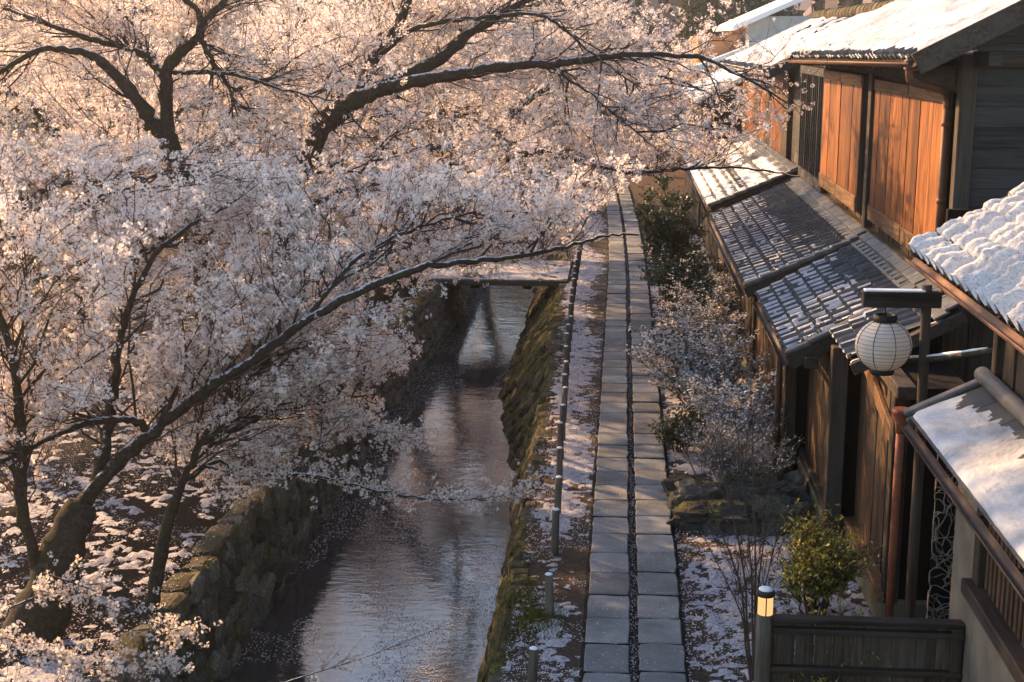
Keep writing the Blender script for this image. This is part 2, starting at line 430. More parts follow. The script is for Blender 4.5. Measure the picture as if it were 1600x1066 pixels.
# ---------------------------------------------------------------- the lie of the land
def bend(Y): return -0.00065 * np.maximum(0, np.asarray(Y, float) - 33) ** 2
def left_edge(Y): return np.interp(Y, [-50, 20, 30, 37, 60, 100], [-4.92, -4.85, -4.85, -4.62, -4.9, -6])     # foot of the left canal wall
def right_top(Y): return np.interp(Y, [-50, 14, 25, 33, 45, 60, 100], [-1.2, -1.18, -1.26, -1.45, -1.6, -2.1, -4])
def right_foot(Y): return np.interp(Y, [-50, 20, 24, 27, 30, 42, 60, 100], [-1.5, -1.6, -1.85, -2.25, -2.62, -2.65, -3.2, -5])
WATER = -1.5

Ys = np.concatenate([[-60, -20, 0], np.arange(8, 90, 1.0), [100, 140, 220, 400, 900]])
cols = [lambda Y: -900 + 0 * Y, lambda Y: -120 + 0 * Y, lambda Y: -40 + 0 * Y, lambda Y: -15 + 0 * Y, lambda Y: left_edge(Y) - .28, lambda Y: left_edge(Y) - .26,
        lambda Y: right_foot(Y) + .3, lambda Y: right_top(Y) + .06, lambda Y: right_top(Y) + .3, lambda Y: 0 * Y + 3, lambda Y: 0 * Y + 40, lambda Y: 0 * Y + 900]
zz = [0, 0, 0, 0, 0, -2.2, -2.2, -.02, 0, 0, 0, 0]
V = np.array([[float(c(y)), y, z] for y in Ys for c, z in zip(cols, zz)])
# beyond the visible stretch the canal closes
nc = len(cols)
for k, y in enumerate(Ys):
    if y > 95:
        V[k * nc:(k + 1) * nc, 2] = 0
Fc = [(k * nc + j, k * nc + j + 1, (k + 1) * nc + j + 1, (k + 1) * nc + j) for k in range(len(Ys) - 1) for j in range(nc - 1)]
ground = structure(put('ground', np_mesh('ground', V, Fc), None, None, MT['soil']))
ys = np.arange(-30, 96, 2.0)
V = np.array([[x, y, WATER] for y in ys for x in (float(left_edge(y)) - .2, float(right_foot(y)) + .35)])
Fc = [(2 * k, 2 * k + 1, 2 * k + 3, 2 * k + 2) for k in range(len(ys) - 1)]
water = structure(put('water', np_mesh('water', V, Fc), None, None, MT['water']))

# ---------------------------------------------------------------- stone path: two rows of slabs
path = structure(put('path', None)); path['kind'] = 'structure'
bed_y = np.arange(6, 92, 1.0)
V = np.array([[float(.215 + bend(y) + s), y, .006] for y in bed_y for s in (-.56, .56)])
Fc = [(2 * k, 2 * k + 1, 2 * k + 3, 2 * k + 2) for k in range(len(bed_y) - 1)]
gm = Mat('dark_joint_grit'); gv = gm.coords('World'); gn = gm.noise(gv, 70, 4, .7)
MT['grit'] = gm.done(gm.ramp(gn, [(.35, (.012, .01, .008)), (.6, (.035, .03, .026)), (.8, (.11, .1, .095))]), .9, gm.bump(gn, .8, .02), .2)
put('path_bed', np_mesh('path_bed', V, Fc), path, None, MT['grit'])
slab_meshes = []
def rough_slab(w, l, h, seed):
    r = random.Random(seed); b = .014
    V = []; Fc = []
    def ring(dx, dy, z):
        s = len(V); n = 0
        pts = []
        for (a, c) in (((-1, -1), (1, -1)), ((1, -1), (1, 1)), ((1, 1), (-1, 1)), ((-1, 1), (-1, -1))):
            for t in (0, .33, .67):
                pts.append((a[0] + (c[0] - a[0]) * t, a[1] + (c[1] - a[1]) * t))
        for (u, v) in pts:
            rr = 1 - .018 * (abs(u) > .9 and abs(v) > .9)
            V.append((u * rr * (w / 2 - dx) + jit[len(V) % 12][0], v * rr * (l / 2 - dy) + jit[len(V) % 12][1], z))
        return list(range(s, s + 12))
    jit = [(r.uniform(-.01, .008), r.uniform(-.009, .009)) for _ in range(12)]
    a = ring(0, 0, 0); c = ring(.003, .003, h - b); d = ring(b, b, h)
    for p, q in ((a, c), (c, d)):
        for i in range(12): Fc.append((p[i], p[(i + 1) % 12], q[(i + 1) % 12], q[i]))
    Fc.append(tuple(d))
    me = py_mesh('paving_slab', V, Fc); me.materials.append(MT['slab']); me.materials.append(MT['slab_side'])
    for p in me.polygons:
        if abs(p.normal.z) < .5: p.material_index = 1
    return me
for i in range(8): slab_meshes.append(rough_slab(.475, .636, .085, i))
y = 8.7
for row, (cx, off) in enumerate(((-.068, 0.0), (.495, .04))):
    y = 9.03 + off; k = 0
    while y < 75:
        L = 1.0
        m = T(cx + float(bend(y)) + random.uniform(-.006, .006), y + .33, random.uniform(-.012, .01)) @ Matrix.Rotation(random.uniform(-.014, .014) - float(bend(y + .3) - bend(y - .3)) / .6, 4, 'Z') @ Matrix.Rotation(random.uniform(-.018, .018), 4, 'X')
        o = put('paving_slab', slab_meshes[(k * 5 + row * 3) % 8], path, m, MT['slab'])
        y += .664; k += 1

# ---------------------------------------------------------------- canal walls of piled stone
stone_meshes = []
for s in range(7):
    r = random.Random(100 + s); me0 = box_mesh(1, 1, 1, .16).copy(); me0.name = 'wall_stone'
    for v in me0.vertices:
        c = v.co; v.co = Vector((c.x * (1 + .16 * r.uniform(-1, 1) + .10 * c.y), c.y * (1 + .16 * r.uniform(-1, 1)), c.z * (1 + .12 * r.uniform(-1, 1))))
    stone_meshes.append(me0)
def masonry(name, label, face, mat, y0, y1, cell, tilt_sign, seed):
    """face(Y, t) -> point on wall, t 0 foot .. 1 top"""
    r = random.Random(seed)
    th = thing(name, label, 'wall', (float(face(y0, 0)[0]), y0, WATER))
    yy = np.arange(y0, 92, 1.0); V = []; Fc = []
    for q in yy:
        a = face(q, 0); b = face(q, 1); n = np.array([-(b[2] - a[2]), 0, b[0] - a[0]]); n /= np.linalg.norm(n)
        if n[0] * tilt_sign < 0: n = -n
        V += [a - n * .2 + np.array([0, 0, -.5]), b - n * .2]
    for k in range(len(yy) - 1): Fc.append((2 * k, 2 * k + 1, 2 * k + 3, 2 * k + 2))
    put('backing', np_mesh('backing', V, Fc), th, None, MT['grit'])
    rows = 6; count = 0; far_V = []; far_F = []; base = 0
    spots = []
    for row in range(rows):
        q = y0 + r.uniform(0, .3)
        while q < y1:
            w = cell * r.uniform(.75, 1.35)
            spots.append((q + w / 2, (row + .5 + r.uniform(-.12, .12)) / rows, w)); q += w * .97
    spots.sort()
    for (q, t, w) in spots:
        a = face(q, 0); b = face(q, 1); hgt = np.linalg.norm(b - a)
        p = a + (b - a) * t; up = Vector(b - a).normalized(); ly = Vector((0, 1, 0)); n = up.cross(ly).normalized()
        if n.x * tilt_sign < 0: n = -n
        ang = r.uniform(-.6, .6) + .35
        ex = (ly * math.cos(ang) + up * math.sin(ang)); ey = n.cross(ex)
        m = Matrix((ex * w * .95, ey * hgt / rows * r.uniform(.85, 1.2), n * r.uniform(.3, .42))).transposed().to_4x4()
        m.translation = Vector(p) - n * r.uniform(.06, .16)
        me = stone_meshes[r.randrange(7)]
        if count < 300:
            put('wall_stone', me, th, m, mat); count += 1
        else:
            vs = np.array([m @ v.co for v in me.vertices]); far_V.append(vs)
            for pl in me.polygons: far_F.append([base + i for i in pl.vertices])
            base += len(vs)
    if far_V:
        stuff(put('stones', py_mesh('stones', np.vstack(far_V), far_F), th, None, mat))
    # coping stones along the top
    q = y0; n_c = 0
    while q < 60:
        big = tilt_sign > 0; w = r.uniform(.4, .7) if big else r.uniform(.18, .42); b = face(q + w / 2, 1)
        m = T(b[0] - tilt_sign * (.12 if big else r.uniform(.0, .08)), q + w / 2, (-.055 if big else -.07) + r.uniform(-.03, .02)) @ Matrix.Rotation(r.uniform(-.1, .1) * (1 if big else 3), 4, 'Z') @ Matrix.Diagonal((r.uniform(.26, .34) if big else r.uniform(.14, .24), w * .96, .16, 1))
        put('coping_stone', stone_meshes[r.randrange(7)], th, m, MT['coping']); q += w
    return th
masonry('canal_wall', 'tall rough stone wall with dark moss on the tree side of the water', lambda Y, t: np.array([float(left_edge(Y)) - .16 * t, Y, WATER - .12 + 1.6 * t]), MT['wall_stone'], 10.5, 46, .34, 1, 3)
masonry('canal_wall', 'sloping mossy stone wall between the water and the fence posts', lambda Y, t: np.array([float(right_foot(Y)) * (1 - t) + float(right_top(Y)) * t, Y, WATER - .12 + 1.58 * t]), MT['bank_stone'], 11.5, 46, .36, -1, 5)

# ---------------------------------------------------------------- small bridge over the canal, snow on its deck
br = thing('footbridge', 'small flat stone bridge with snow on its deck crossing the far water', 'bridge', (-3.2, 37.5, 0))
for i in range(7): box('deck_slab', -5.2 + i * .55, -4.665 + i * .55, 36.2, 39.4, -.1, .05 + random.uniform(-.012, .008), MT['rock'], br, .02)
for q in (-4.0, -2.6): box('bridge_beam', q, q + .25, 36.6, 39.0, -.26, -.1, MT['rock'], br, .02)
box('kerb_beam', -5.2, -1.35, 36.04, 36.2, -.08, .07, MT['rock'], br, .02)
box('kerb_beam', -5.2, -1.35, 39.4, 39.56, -.08, .07, MT['rock'], br, .02)
def snow_field(name, x0, x1, y0, y1, step, height, thick, parent=None, seed=0, zoff=0.0, mat=None):
    """snow lying on z=height(x,y) with thickness thick(x,y); only where it is thicker than nothing"""
    xs = np.arange(x0, x1 + step, step); yv = np.arange(y0, y1 + step, step)
    X, Y = np.meshgrid(xs, yv, indexing='ij')
    t = thick(X, Y); Z = height(X, Y) + np.maximum(t, -.004) + zoff
    return grid_mesh(name, np.stack([X, Y, Z], -1), t > 0, parent, mat)
def grid_mesh(name, G, mask, parent=None, mat=None):
    nx, ny, _ = G.shape
    idx = np.arange(nx * ny).reshape(nx, ny)
    keep = (mask[:-1, :-1].astype(int) + mask[1:, :-1] + mask[1:, 1:] + mask[:-1, 1:]) >= 2
    Fq = np.stack([idx[:-1, :-1], idx[1:, :-1], idx[1:, 1:], idx[:-1, 1:]], -1)[keep]
    used = np.unique(Fq); remap = np.zeros(nx * ny, np.int64); remap[used] = np.arange(len(used))
    o = put(name, np_mesh(name, G.reshape(-1, 3)[used], remap[Fq], True), parent, None, mat or MT['snow'])
    return stuff(o)
snow_field('snow', -5.15, -1.4, 36.22, 39.38, .08, lambda x, y: .05 + 0 * x, lambda x, y: .005 + .09 * (fbm(x * 1.5, y * 1.5, 3) - .36) + .04 * (fbm(x * 7, y * 7, 4) - .5), br, mat=MT['slush'])

# ---------------------------------------------------------------- snow on the ground
def shore(Y): return right_top(Y)
sf = snow_field('snow', -13, -5.15, 10.5, 44, .055, lambda x, y: 0 * x, lambda x, y: .05 * (fbm(x * .7, y * .7, 11) - .66) * 1.3 + .1 * (fbm(x * 7, y * 7, 12) - .5) + .09 * (vnoise(x * 17, y * 17, 13) - .5) - .02 * (x > left_edge(y) - .45), None, mat=MT['slush'])
sf['label'] = 'thin broken snow under the cherry trees on the left bank'; sf.name = 'bank_snow'
def th_r(x, y):
    post = np.interp(y, [12, 23, 33, 60], [-.72, -.93, -1.12, -1.4])
    d = np.abs(x - (post + .12 + .1 * np.sin(y * .7))) / .33
    near = np.interp(y, [13, 17, 22, 30], [-.35, -.12, .1, .18])
    return .05 * (fbm(x * 1.6, y * 1.1, 21) - .5 + near * .8 + .25 - .42 * d) + .06 * (fbm(x * 13, y * 13, 22) - .5) + .05 * (vnoise(x * 19, y * 19, 23) - .5)
sf = snow_field('snow', -1.6, -.36, 10, 60, .05, lambda x, y: 0 * x, lambda x, y: np.where(x < right_top(y) + .05, -1, th_r(x, y)), None, mat=MT['slush'])
sf['label'] = 'streak of snow along the fence posts beside the path'; sf.name = 'verge_snow'
def th_g(x, y):
    d = np.interp(x, [.78, 1.0, 1.3, 2.6, 3.2], [-.45, -.1, .18, .12, -.2])
    return .05 * (fbm(x * 1.3, y * 1.3, 31) - .52 + d * .6 + .12 * (y > 15)) + .075 * (fbm(x * 12, y * 12, 32) - .5) + .06 * (vnoise(x * 19, y * 19, 33) - .5)
sf = snow_field('snow', .78, 3.3, 10, 46, .055, lambda x, y: 0 * x, th_g, None, mat=MT['slush'])
sf['label'] = 'patchy snow on the strip between path and houses'; sf.name = 'garden_snow'
for o in (bpy.data.objects['bank_snow'], bpy.data.objects['verge_snow'], bpy.data.objects['garden_snow']): o['category'] = 'snow'

# ---------------------------------------------------------------- roofs
TW, TE, LIP = .28, .235, .03
def roll(f): return .056 * np.where(np.abs(f - .2) < .2, np.cos(np.pi * (f - .2) / .4) ** 2, 0) - .010 * np.where(f > .4, np.sin(np.pi * (f - .4) / .6), 0)
def tile_h(u, v): return roll((u / TW) % 1.0) + LIP * (1 - (v / TE) % 1.0)
def make_tile(seed):
    r = random.Random(seed)
    fs = [0, .06, .12, .2, .28, .34, .4, .7, .99]
    V = []; Fc = []; n = len(fs)
    for (y, lift) in ((0, LIP), (TE * 1.15, -LIP * .15)):
        for f in fs: V.append((f * TW, y, float(roll(np.array(f))) + lift + .004))
    for f in fs: V.append((f * TW, .004, float(roll(np.array(f))) + LIP - .026))
    for j in range(n - 1):
        Fc.append((j, j + 1, n + j + 1, n + j)); Fc.append((2 * n + j, 2 * n + j + 1, j + 1, j))
    s = len(V); V += [(0, 0, LIP - .05)]; Fc.append((0, n, s, 2 * n))
    return py_mesh('roof_tile', V, Fc)
TILES = [make_tile(i) for i in range(2)]
class Roof:
    """u runs from the far end of the eave (0) to the near end, v up the slope"""
    def __init__(s, xe, ze, xt, zt, y_near, y_far, ze_far=None):
        s.E0 = np.array([xe, y_far, ze if ze_far is None else ze_far], float); s.E1 = np.array([xe, y_near, ze], float)
        s.L = np.linalg.norm(s.E1 - s.E0); s.ex = (s.E1 - s.E0) / s.L
        d = np.array([xt - xe, 0, zt - ze], float); s.S = np.linalg.norm(d); s.ey = d / s.S
        s.ez = np.cross(s.ex, s.ey); s.ez /= np.linalg.norm(s.ez)
    def P(s, u, v, h=0.0):
        u = np.asarray(u, float)[..., None]; v = np.asarray(v, float)[..., None]; h = np.asarray(h, float)[..., None]
        return s.E0 + s.ex * u + s.ey * v + s.ez * h
    def mtx(s, u, v, h=0.0):
        m = Matrix(((s.ex[0], s.ey[0], s.ez[0]), (s.ex[1], s.ey[1], s.ez[1]), (s.ex[2], s.ey[2], s.ez[2]))).to_4x4()
        m.translation = Vector(s.P(u, v, h)); return m
    def deck(s, name, mat, parent, th=.1, v0=.03, u0=0.0):
        me = box_mesh(s.L, s.S - v0, th, .01)
        o = put(name, me, parent, s.mtx(s.L / 2, s.S / 2 + v0 / 2, -th / 2 - .012)); o_mat(o, mat); return o
    def tiles(s, parent, rows=None, u_from=0.0, skip=None):
        n = int(s.L / TW); R_ = int(s.S / TE) if rows is None else rows; c = 0
        for r in range(R_):
            for k in range(n):
                if k * TW < u_from: continue
                o = put('roof_tile', TILES[(k + r) % 2], parent, s.mtx(k * TW, r * TE, random.uniform(-.003, .004)) @ Matrix.Rotation(random.uniform(-.012, .012), 4, 'Z'), MT['tile']); c += 1
        return c
    def snow(s, parent, thick, step=.035, u0=0.0, u1=None, v0=-.01, v1=None, follow=1.0, tilef=None, mat=None):
        us = np.arange(u0, s.L if u1 is None else u1, step); vs = np.arange(v0, (s.S if v1 is None else v1), step)
        U, Vv = np.meshgrid(us, vs, indexing='ij'); t = thick(U, Vv)
        h = (tile_h(U, np.maximum(Vv, 0)) if tilef is None else tilef(U, Vv)) * follow + np.maximum(t, -.006)
        h = np.where(Vv < 0, h - .015, h)
        return grid_mesh('snow', s.P(U, Vv, h + .004), t > 0, parent, mat)
    def ribbed(s, parent, step=.07):
        us = np.arange(0, s.L, step); vs = np.arange(0, s.S, TE / 3)
        U, Vv = np.meshgrid(us, vs, indexing='ij')
        return grid_mesh('roof_tiles', s.P(U, Vv, tile_h(U, Vv)), np.ones(U.shape, bool), parent, MT['tile'])
    def top_course(s, parent, w=.3, h0=.05, seg=.55):
        """flat flashing tiles where the roof meets the wall"""
        u = 0.0
        while u < s.L - .05:
            l = min(seg, s.L - u)
            for q in range(2):
                o = put('flashing_tile', box_mesh(l * .985, w * .62, .035, .01), parent, s.mtx(u + l / 2, s.S - w * (.75 - .5 * q), h0 + q * .04)); o_mat(o, MT['tile'])
            u += l
    def verge(s, parent, mat, near=True, w=.16, h=.16, name='verge_board'):
        u = s.L + .01 if near else -.01
        p = s.P(u, -.03, -.06); q = s.P(u, s.S, -.06)
        o = bar(name, p, q, .06, h, mat, parent); return o
    def verge_tiles(s, parent, near=True):
        u = s.L - .02 if near else -.1; k = 0.0
        while k < s.S - .1:
            o = put('verge_tile', box_mesh(.15, .34, .07, .02), parent, s.mtx(u, k + .16, .045) @ Matrix.Rotation(-.08, 4, 'X')); o_mat(o, MT['tile']); k += .29
    def rafters(s, parent, mat, step=.45, xin=1.0):
        n = int(s.L / step)
        for k in range(n + 1):
            u = k * step + .05
            bar('rafter', s.P(u, .05, -.16), s.P(u, xin, -.16), .055, .075, mat, parent)
    def gutter(s, parent, mat, name='gutter'):
        # half-round channel hung under the eave
        n = 12; V = []; Fc = []
        for i, u in enumerate((-.03, s.L + .03)):
            for j in range(n + 1):
                a = math.pi + math.pi * j / n
                p = s.P(u, -.05, 0) + np.array([.055 * math.cos(a), 0, .055 * math.sin(a) - .03]); V.append(p)
            for j in range(n + 1):
                a = math.pi + math.pi * (n - j) / n
                p = s.P(u, -.05, 0) + np.array([.047 * math.cos(a), 0, .047 * math.sin(a) - .03]); V.append(p)
        m = 2 * (n + 1)
        for j in range(m): Fc.append((j, (j + 1) % m, m + (j + 1) % m, m + j))
        Fc.append(tuple(range(m))[::-1]); Fc.append(tuple(range(m, 2 * m)))
        g = put(name, py_mesh(name, V, Fc, True), parent, None, mat)
        k = .3
        while k < s.L:
            p = s.P(k, -.05, 0); bar('gutter_bracket', p + np.array([0, 0, -.09]), s.P(k, .12, -.14), .02, .03, mat, g); k += 1.1
        return g

def boards_y(parent, x, y0, y1, z0, z1, w, mat, th=.03, name='wall_board', proud=0.0, bat=None):
    """vertical boards on a wall that faces the path (normal -X)"""
    y = y0; k = 0
    while y < y1 - .02:
        ww = min(w * random.uniform(.8, 1.2), y1 - y)
        dx = random.uniform(-.008, .008)
        box(name, x - th / 2 + dx, x + th / 2 + dx, y + .004, y + ww - .004, z0, z1, mat, parent, .004)
        if bat is not None and k: box('batten', x - th / 2 - .022, x - th / 2 + .006, y - .02, y + .02, z0, z1, bat, parent, .004)
        y += ww; k += 1



# ---------------------------------------------------------------- the long two-storey house with cedar shutters
hA = thing('townhouse', 'two-storey dark timber house with sunlit orange cedar shutters and snowy tile roofs', 'house', (5, 23, 0))
# walls behind the cladding
wallU = box('upper_wall', 3.92, 9.5, 16.4, 31.6, 3.0, 6.05, MT['dark_y'], hA, .01)
wallL = box('lower_wall', 3.12, 9.5, 16.95, 31.0, .1, 2.8, MT['dark_y'], hA, .01)
# gable of horizontal clapboards, facing the lens side
gz = 3.0; k = 0
gab = wallU
while gz < 8.2:
    xr = 8.9 if gz < 6.1 else 8.9 - (gz - 6.1) * .2
    xl = 3.98 if gz < 6.2 else 3.98 + (gz - 6.2) / math.tan(R(27))
    if xr - xl < .4: break
    o = put('clapboard', box_mesh(xr - xl, .022, .262, .004), gab, T((xl + xr) / 2, 16.37, gz + .12) @ Matrix.Rotation(R(-4), 4, 'X')); o_mat(o, MT['clap'])
    gz += .232
box('corner_post', 3.79, 3.97, 16.28, 16.46, 2.9, 6.12, MT['dark_z'], hA, .008)
box('gable_post', 6.1, 6.26, 16.3, 16.42, 3.0, 7.2, MT['dark_z'], hA, .008)
box('tie_beam', 3.95, 9.2, 16.26, 16.42, 5.98, 6.16, MT['dark_x'], hA, .01)
box('purlin_end', 3.93, 4.08, 15.7, 16.4, 6.0, 6.16, MT['clap'], hA, .01)
# upper front: beam, sill
box('wall_plate', 3.76, 3.95, 16.46, 31.5, 5.76, 5.98, MT['dark_y'], hA, .01)
box('sill_beam', 3.74, 3.93, 16.46, 31.5, 3.30, 3.45, MT['dark_y'], hA, .01)
boards_y(hA, 3.87, 16.5, 31.5, 3.40, 3.62, .16, MT['dark_z'], .03, 'skirt_board')
def shutter(y0, y1, z0, z1, x, n, dep=.05):
    sh = box('shutter', x + .004, x + dep, y0, y1, z0, z1, MT['dark_z'], hA, .006)
    w = (y1 - y0) / n
    for i in range(n):
        dx = random.uniform(-.006, .006)
        box('plank', x - .018 + dx, x + .008 + dx, y0 + i * w + .006, y0 + (i + 1) * w - .006, z0 + .2, z1 - .16, MT['shutter'], sh, .004)
        if i and i % 3 == 0: box('groove_batten', x - .01, x + .006, y0 + i * w - .012, y0 + i * w + .012, z0 + .2, z1 - .16, MT['dark_z'], sh, .003)
    box('rail', x - .036, x + .008, y0 + .003, y1 - .003, z1 - .16, z1, MT['shutter_rail'], sh, .006)
    L = y1 - y0
    for i in range(2): box('rail', x - .04, x + .008, y0 + .003 + i * L / 2, y0 + (i + 1) * L / 2 - .003, z0 - .03, z0 + .2, MT['shutter_rail'], sh, .006)
    return sh
shutter(16.86, 19.05, 3.62, 5.70, 3.80, 6)
shutter(19.1, 21.62, 3.62, 5.70, 3.80, 6)
box('post', 3.74, 3.94, 21.72, 21.98, 3.3, 5.78, MT['dark_z'], hA, .008)
shutter(22.25, 24.3, 3.66, 5.74, 3.70, 5, .2)
shutter(24.33, 26.4, 3.66, 5.74, 3.70, 5, .2)
box('post', 3.74, 3.94, 26.6, 26.84, 3.3, 5.78, MT['dark_z'], hA, .008)
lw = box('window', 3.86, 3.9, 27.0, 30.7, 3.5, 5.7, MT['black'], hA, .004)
for (a, b, c, d) in ((27.0, 30.7, 5.58, 5.74), (27.0, 30.7, 3.44, 3.62)): box('window_frame', 3.77, 3.87, a, b, c, d, MT['clap_y'], lw, .006)
for i in range(13):
    yy = 27.02 + i * .302; ww = .07 if i % 3 == 0 else .035
    box('lattice_bar', 3.80, 3.85, yy, yy + ww, 3.62, 5.58, MT['clap_y'], lw, .004)
zc = 3.4
while zc < 5.7:
    o = put('clapboard', box_mesh(.022, .72, .26, .004), hA, T(3.84, 31.2, zc + .12) @ Matrix.Rotation(R(5), 4, 'Y')); o_mat(o, MT['clap_y']); zc += .232
# upper roof
rfA = Roof(3.15, 6.10, 8.3, 8.72, 15.55, 27.1, 5.95)
rA = rfA.deck('upper_roof', MT['dark_y'], hA, .12)
rfA2 = Roof(13.45, 6.1, 8.3, 8.72, 27.1, 15.55, 6.1); rfA2.deck('rear_roof', MT['slate'], hA, .12)
rfA.rafters(rA, MT['dark_x'], .45, 1.0)
rfA.tiles(rA, rows=2)
rfA.verge(rA, MT['dark_x'], True, h=.24); rfA.verge(rA, MT['dark_x'], False, h=.2)
rfA.gutter(rA, MT['copper'])
def th_A(u, v):
    return .035 + .03 * fbm(u * .8, v * .5, 41) + .018 * np.cos(2 * np.pi * (u / TW - .2)) * np.exp(-v / 1.2) - .06 * np.exp(-(v / .12) ** 2) * (0.6 + fbm(u * 6, v * 2, 42)) - .1 * (u > rfA.L - .1) - .05 * np.maximum(0, fbm(u * 2.5, v * 1.2, 43) - .72) * 6
rfA.snow(rA, th_A, .05, follow=.55, mat=MT['thin_shaded_snow'])
# downpipe with its swan-neck
dp = tube_obj('downpipe', [(3.12, 15.78, 6.02), (3.12, 15.8, 5.9), (3.2, 15.92, 5.82), (3.62, 16.5, 5.72), (3.73, 16.66, 5.64), (3.74, 16.68, 5.5)], .042, MT['copper'], hA, 10, 22)
tube_obj('downpipe', [(3.74, 16.68, 5.52), (3.74, 16.68, 3.5)], .042, MT['copper'], hA, 12, 3)
for z in (5.3, 4.4, 3.75): tube_obj('pipe_collar', [(3.74, 16.68, z), (3.74, 16.68, z + .06)], .048, MT['copper'], hA, 12, 2)
box('gutter_outlet', 3.06, 3.2, 15.72, 15.86, 5.95, 6.08, MT['copper'], hA, .02)

# lower roofs of the same house
rf1 = Roof(1.95, 2.50, 3.80, 3.34, 21.52, 30.2)
r1 = rf1.deck('lower_roof', MT['dark_y'], hA, .09)
rf1.tiles(r1); rf1.top_course(r1); rf1.verge_tiles(r1, True); rf1.verge_tiles(r1, False)
rf1.verge(r1, MT['dark_x'], True, h=.16); rf1.rafters(r1, MT['dark_x'], .5, .9)
rf1.gutter(r1, MT['darkpipe'])
def th_1(u, v):
    c = (v / TE) % 1.0
    g = np.interp(v, [0, .1, .9, 1.3, 1.9], [.5, .8, .55, .0, -.35])
    t = .035 * (g + 1.0 * (fbm(u * .5, v * .9, 51) - .5) + .5 * (fbm(u * 5, v * 5, 52) - .5) - .15 * np.cos(2 * np.pi * (u / TW - .2)))
    f = (u / TW) % 1.0
    return np.minimum(t, .012) - .05 * (c < .14) - .05 * (np.abs(f - .37) < .13) * (fbm(u * 2, v * 4, 53) > .28) - .03 * (vnoise(u * 14, v * 14, 54) > .8)
rf1.snow(r1, th_1, .022, v1=rf1.S - .3, mat=MT['thin_shaded_snow'])
rf2 = Roof(2.12, 2.40, 3.80, 3.34, 17.2, 21.38)
r2 = rf2.deck('lower_roof', MT['dark_y'], hA, .09)
rf2.tiles(r2); rf2.top_course(r2); rf2.verge_tiles(r2, True); rf2.verge(r2, MT['dark_x'], True, h=.2); rf2.rafters(r2, MT['dark_x'], .5, .9)
rf2.gutter(r2, MT['darkpipe'])
def th_2(u, v):
    c = (v / TE) % 1.0
    g = np.interp(v, [0, .1, .8, 1.2, 1.8], [.7, .9, .6, .0, -.4])
    t = .04 * (g + 1.0 * (fbm(u * .6 + 9, v * .9, 55) - .5) + .6 * (fbm(u * 5, v * 5, 56) - .5) - .15 * np.cos(2 * np.pi * (u / TW - .2)))
    f = (u / TW) % 1.0
    return np.minimum(t, .016) - .05 * (c < .12) - .05 * (np.abs(f - .37) < .12) * (fbm(u * 2, v * 4, 57) > .28) - .03 * (vnoise(u * 14, v * 14, 58) > .8)
rf2.snow(r2, th_2, .022, v1=rf2.S - .3, mat=MT['thin_shaded_snow'])

# ground floor front, stepping back towards the lens
boards_y(hA, 2.72, 16.95, 19.55, .42, 2.56, .34, MT['brown_z'], .03, 'wall_board')
boards_y(hA, 2.46, 19.7, 24.6, .42, 2.42, .3, MT['brown_z'], .03, 'wall_board')
boards_y(hA, 2.46, 24.8, 30.2, .42, 2.5, .3, MT['dark_z'], .03, 'wall_board')
box('ground_wall', 2.76, 3.2, 16.97, 19.6, .1, 2.58, MT['black'], hA); box('ground_wall', 2.5, 3.2, 19.6, 30.6, .1, 2.44, MT['black'], hA)
box('plinth', 2.6, 3.0, 16.97, 19.58, 0, .4, MT['plinth'], hA, .02); box('plinth', 2.36, 2.9, 19.6, 30.6, 0, .4, MT['plinth'], hA, .02)
box('ground_sill', 2.62, 2.8, 16.97, 19.6, .4, .52, MT['dark_y'], hA, .01); box('ground_sill', 2.38, 2.55, 19.6, 30.5, .4, .52, MT['dark_y'], hA, .01)
box('post', 2.60, 2.80, 16.78, 16.98, .1, 2.62, MT['dark_z'], hA, .01); box('post', 2.38, 2.54, 19.52, 19.7, .1, 2.44, MT['dark_z'], hA, .01); box('post', 2.38, 2.54, 24.6, 24.8, .1, 2.52, MT['dark_z'], hA, .01)
bar('brace', (2.66, 17.0, 2.1), (2.66, 17.5, 2.5), .07, .1, MT['dark_z'], hA)
box('eave_beam', 2.3, 2.46, 17.0, 21.4, 2.3, 2.44, MT['dark_y'], hA, .01)
# gatehouse bay: golden boards, braced, open dark passage beside it
box('bay_wall', 3.02, 3.7, 14.5, 16.9, .3, 2.7, MT['black'], hA)
boards_y(hA, 2.985, 14.62, 16.86, .42, 2.62, .33, MT['brown_z'], .03, 'wall_board')
box('post', 2.90, 3.06, 14.42, 14.6, .3, 2.64, MT['dark_z'], hA, .01)
box('plinth', 2.86, 3.6, 14.42, 16.92, 0, .33, MT['plinth'], hA, .02)
box('ground_sill', 2.84, 3.04, 14.42, 16.92, .33, .43, MT['shutter_rail'], hA, .012)
bar('brace', (2.93, 16.8, 2.62), (2.93, 14.62, 2.15), .05, .18, MT['shutter_rail'], hA)
box('bay_beam', 2.9, 3.1, 14.3, 17.0, 2.62, 2.76, MT['dark_y'], hA, .01)
rf5 = Roof(2.62, 2.72, 3.80, 3.34, 15.5, 17.1)
r5 = rf5.deck('bay_roof', MT['dark_y'], hA, .08); rf5.tiles(r5); rf5.top_course(r5); rf5.verge(r5, MT['dark_x'], True, h=.14)
rf5.snow(r5, lambda u, v: np.minimum(.01, .03 * (.35 - .5 * v + 1.2 * (fbm(u * 2, v * 2, 59) - .5))) - .05 * (np.abs(((u / TW) % 1) - .37) < .13), .03, mat=MT['thin_shaded_snow'])
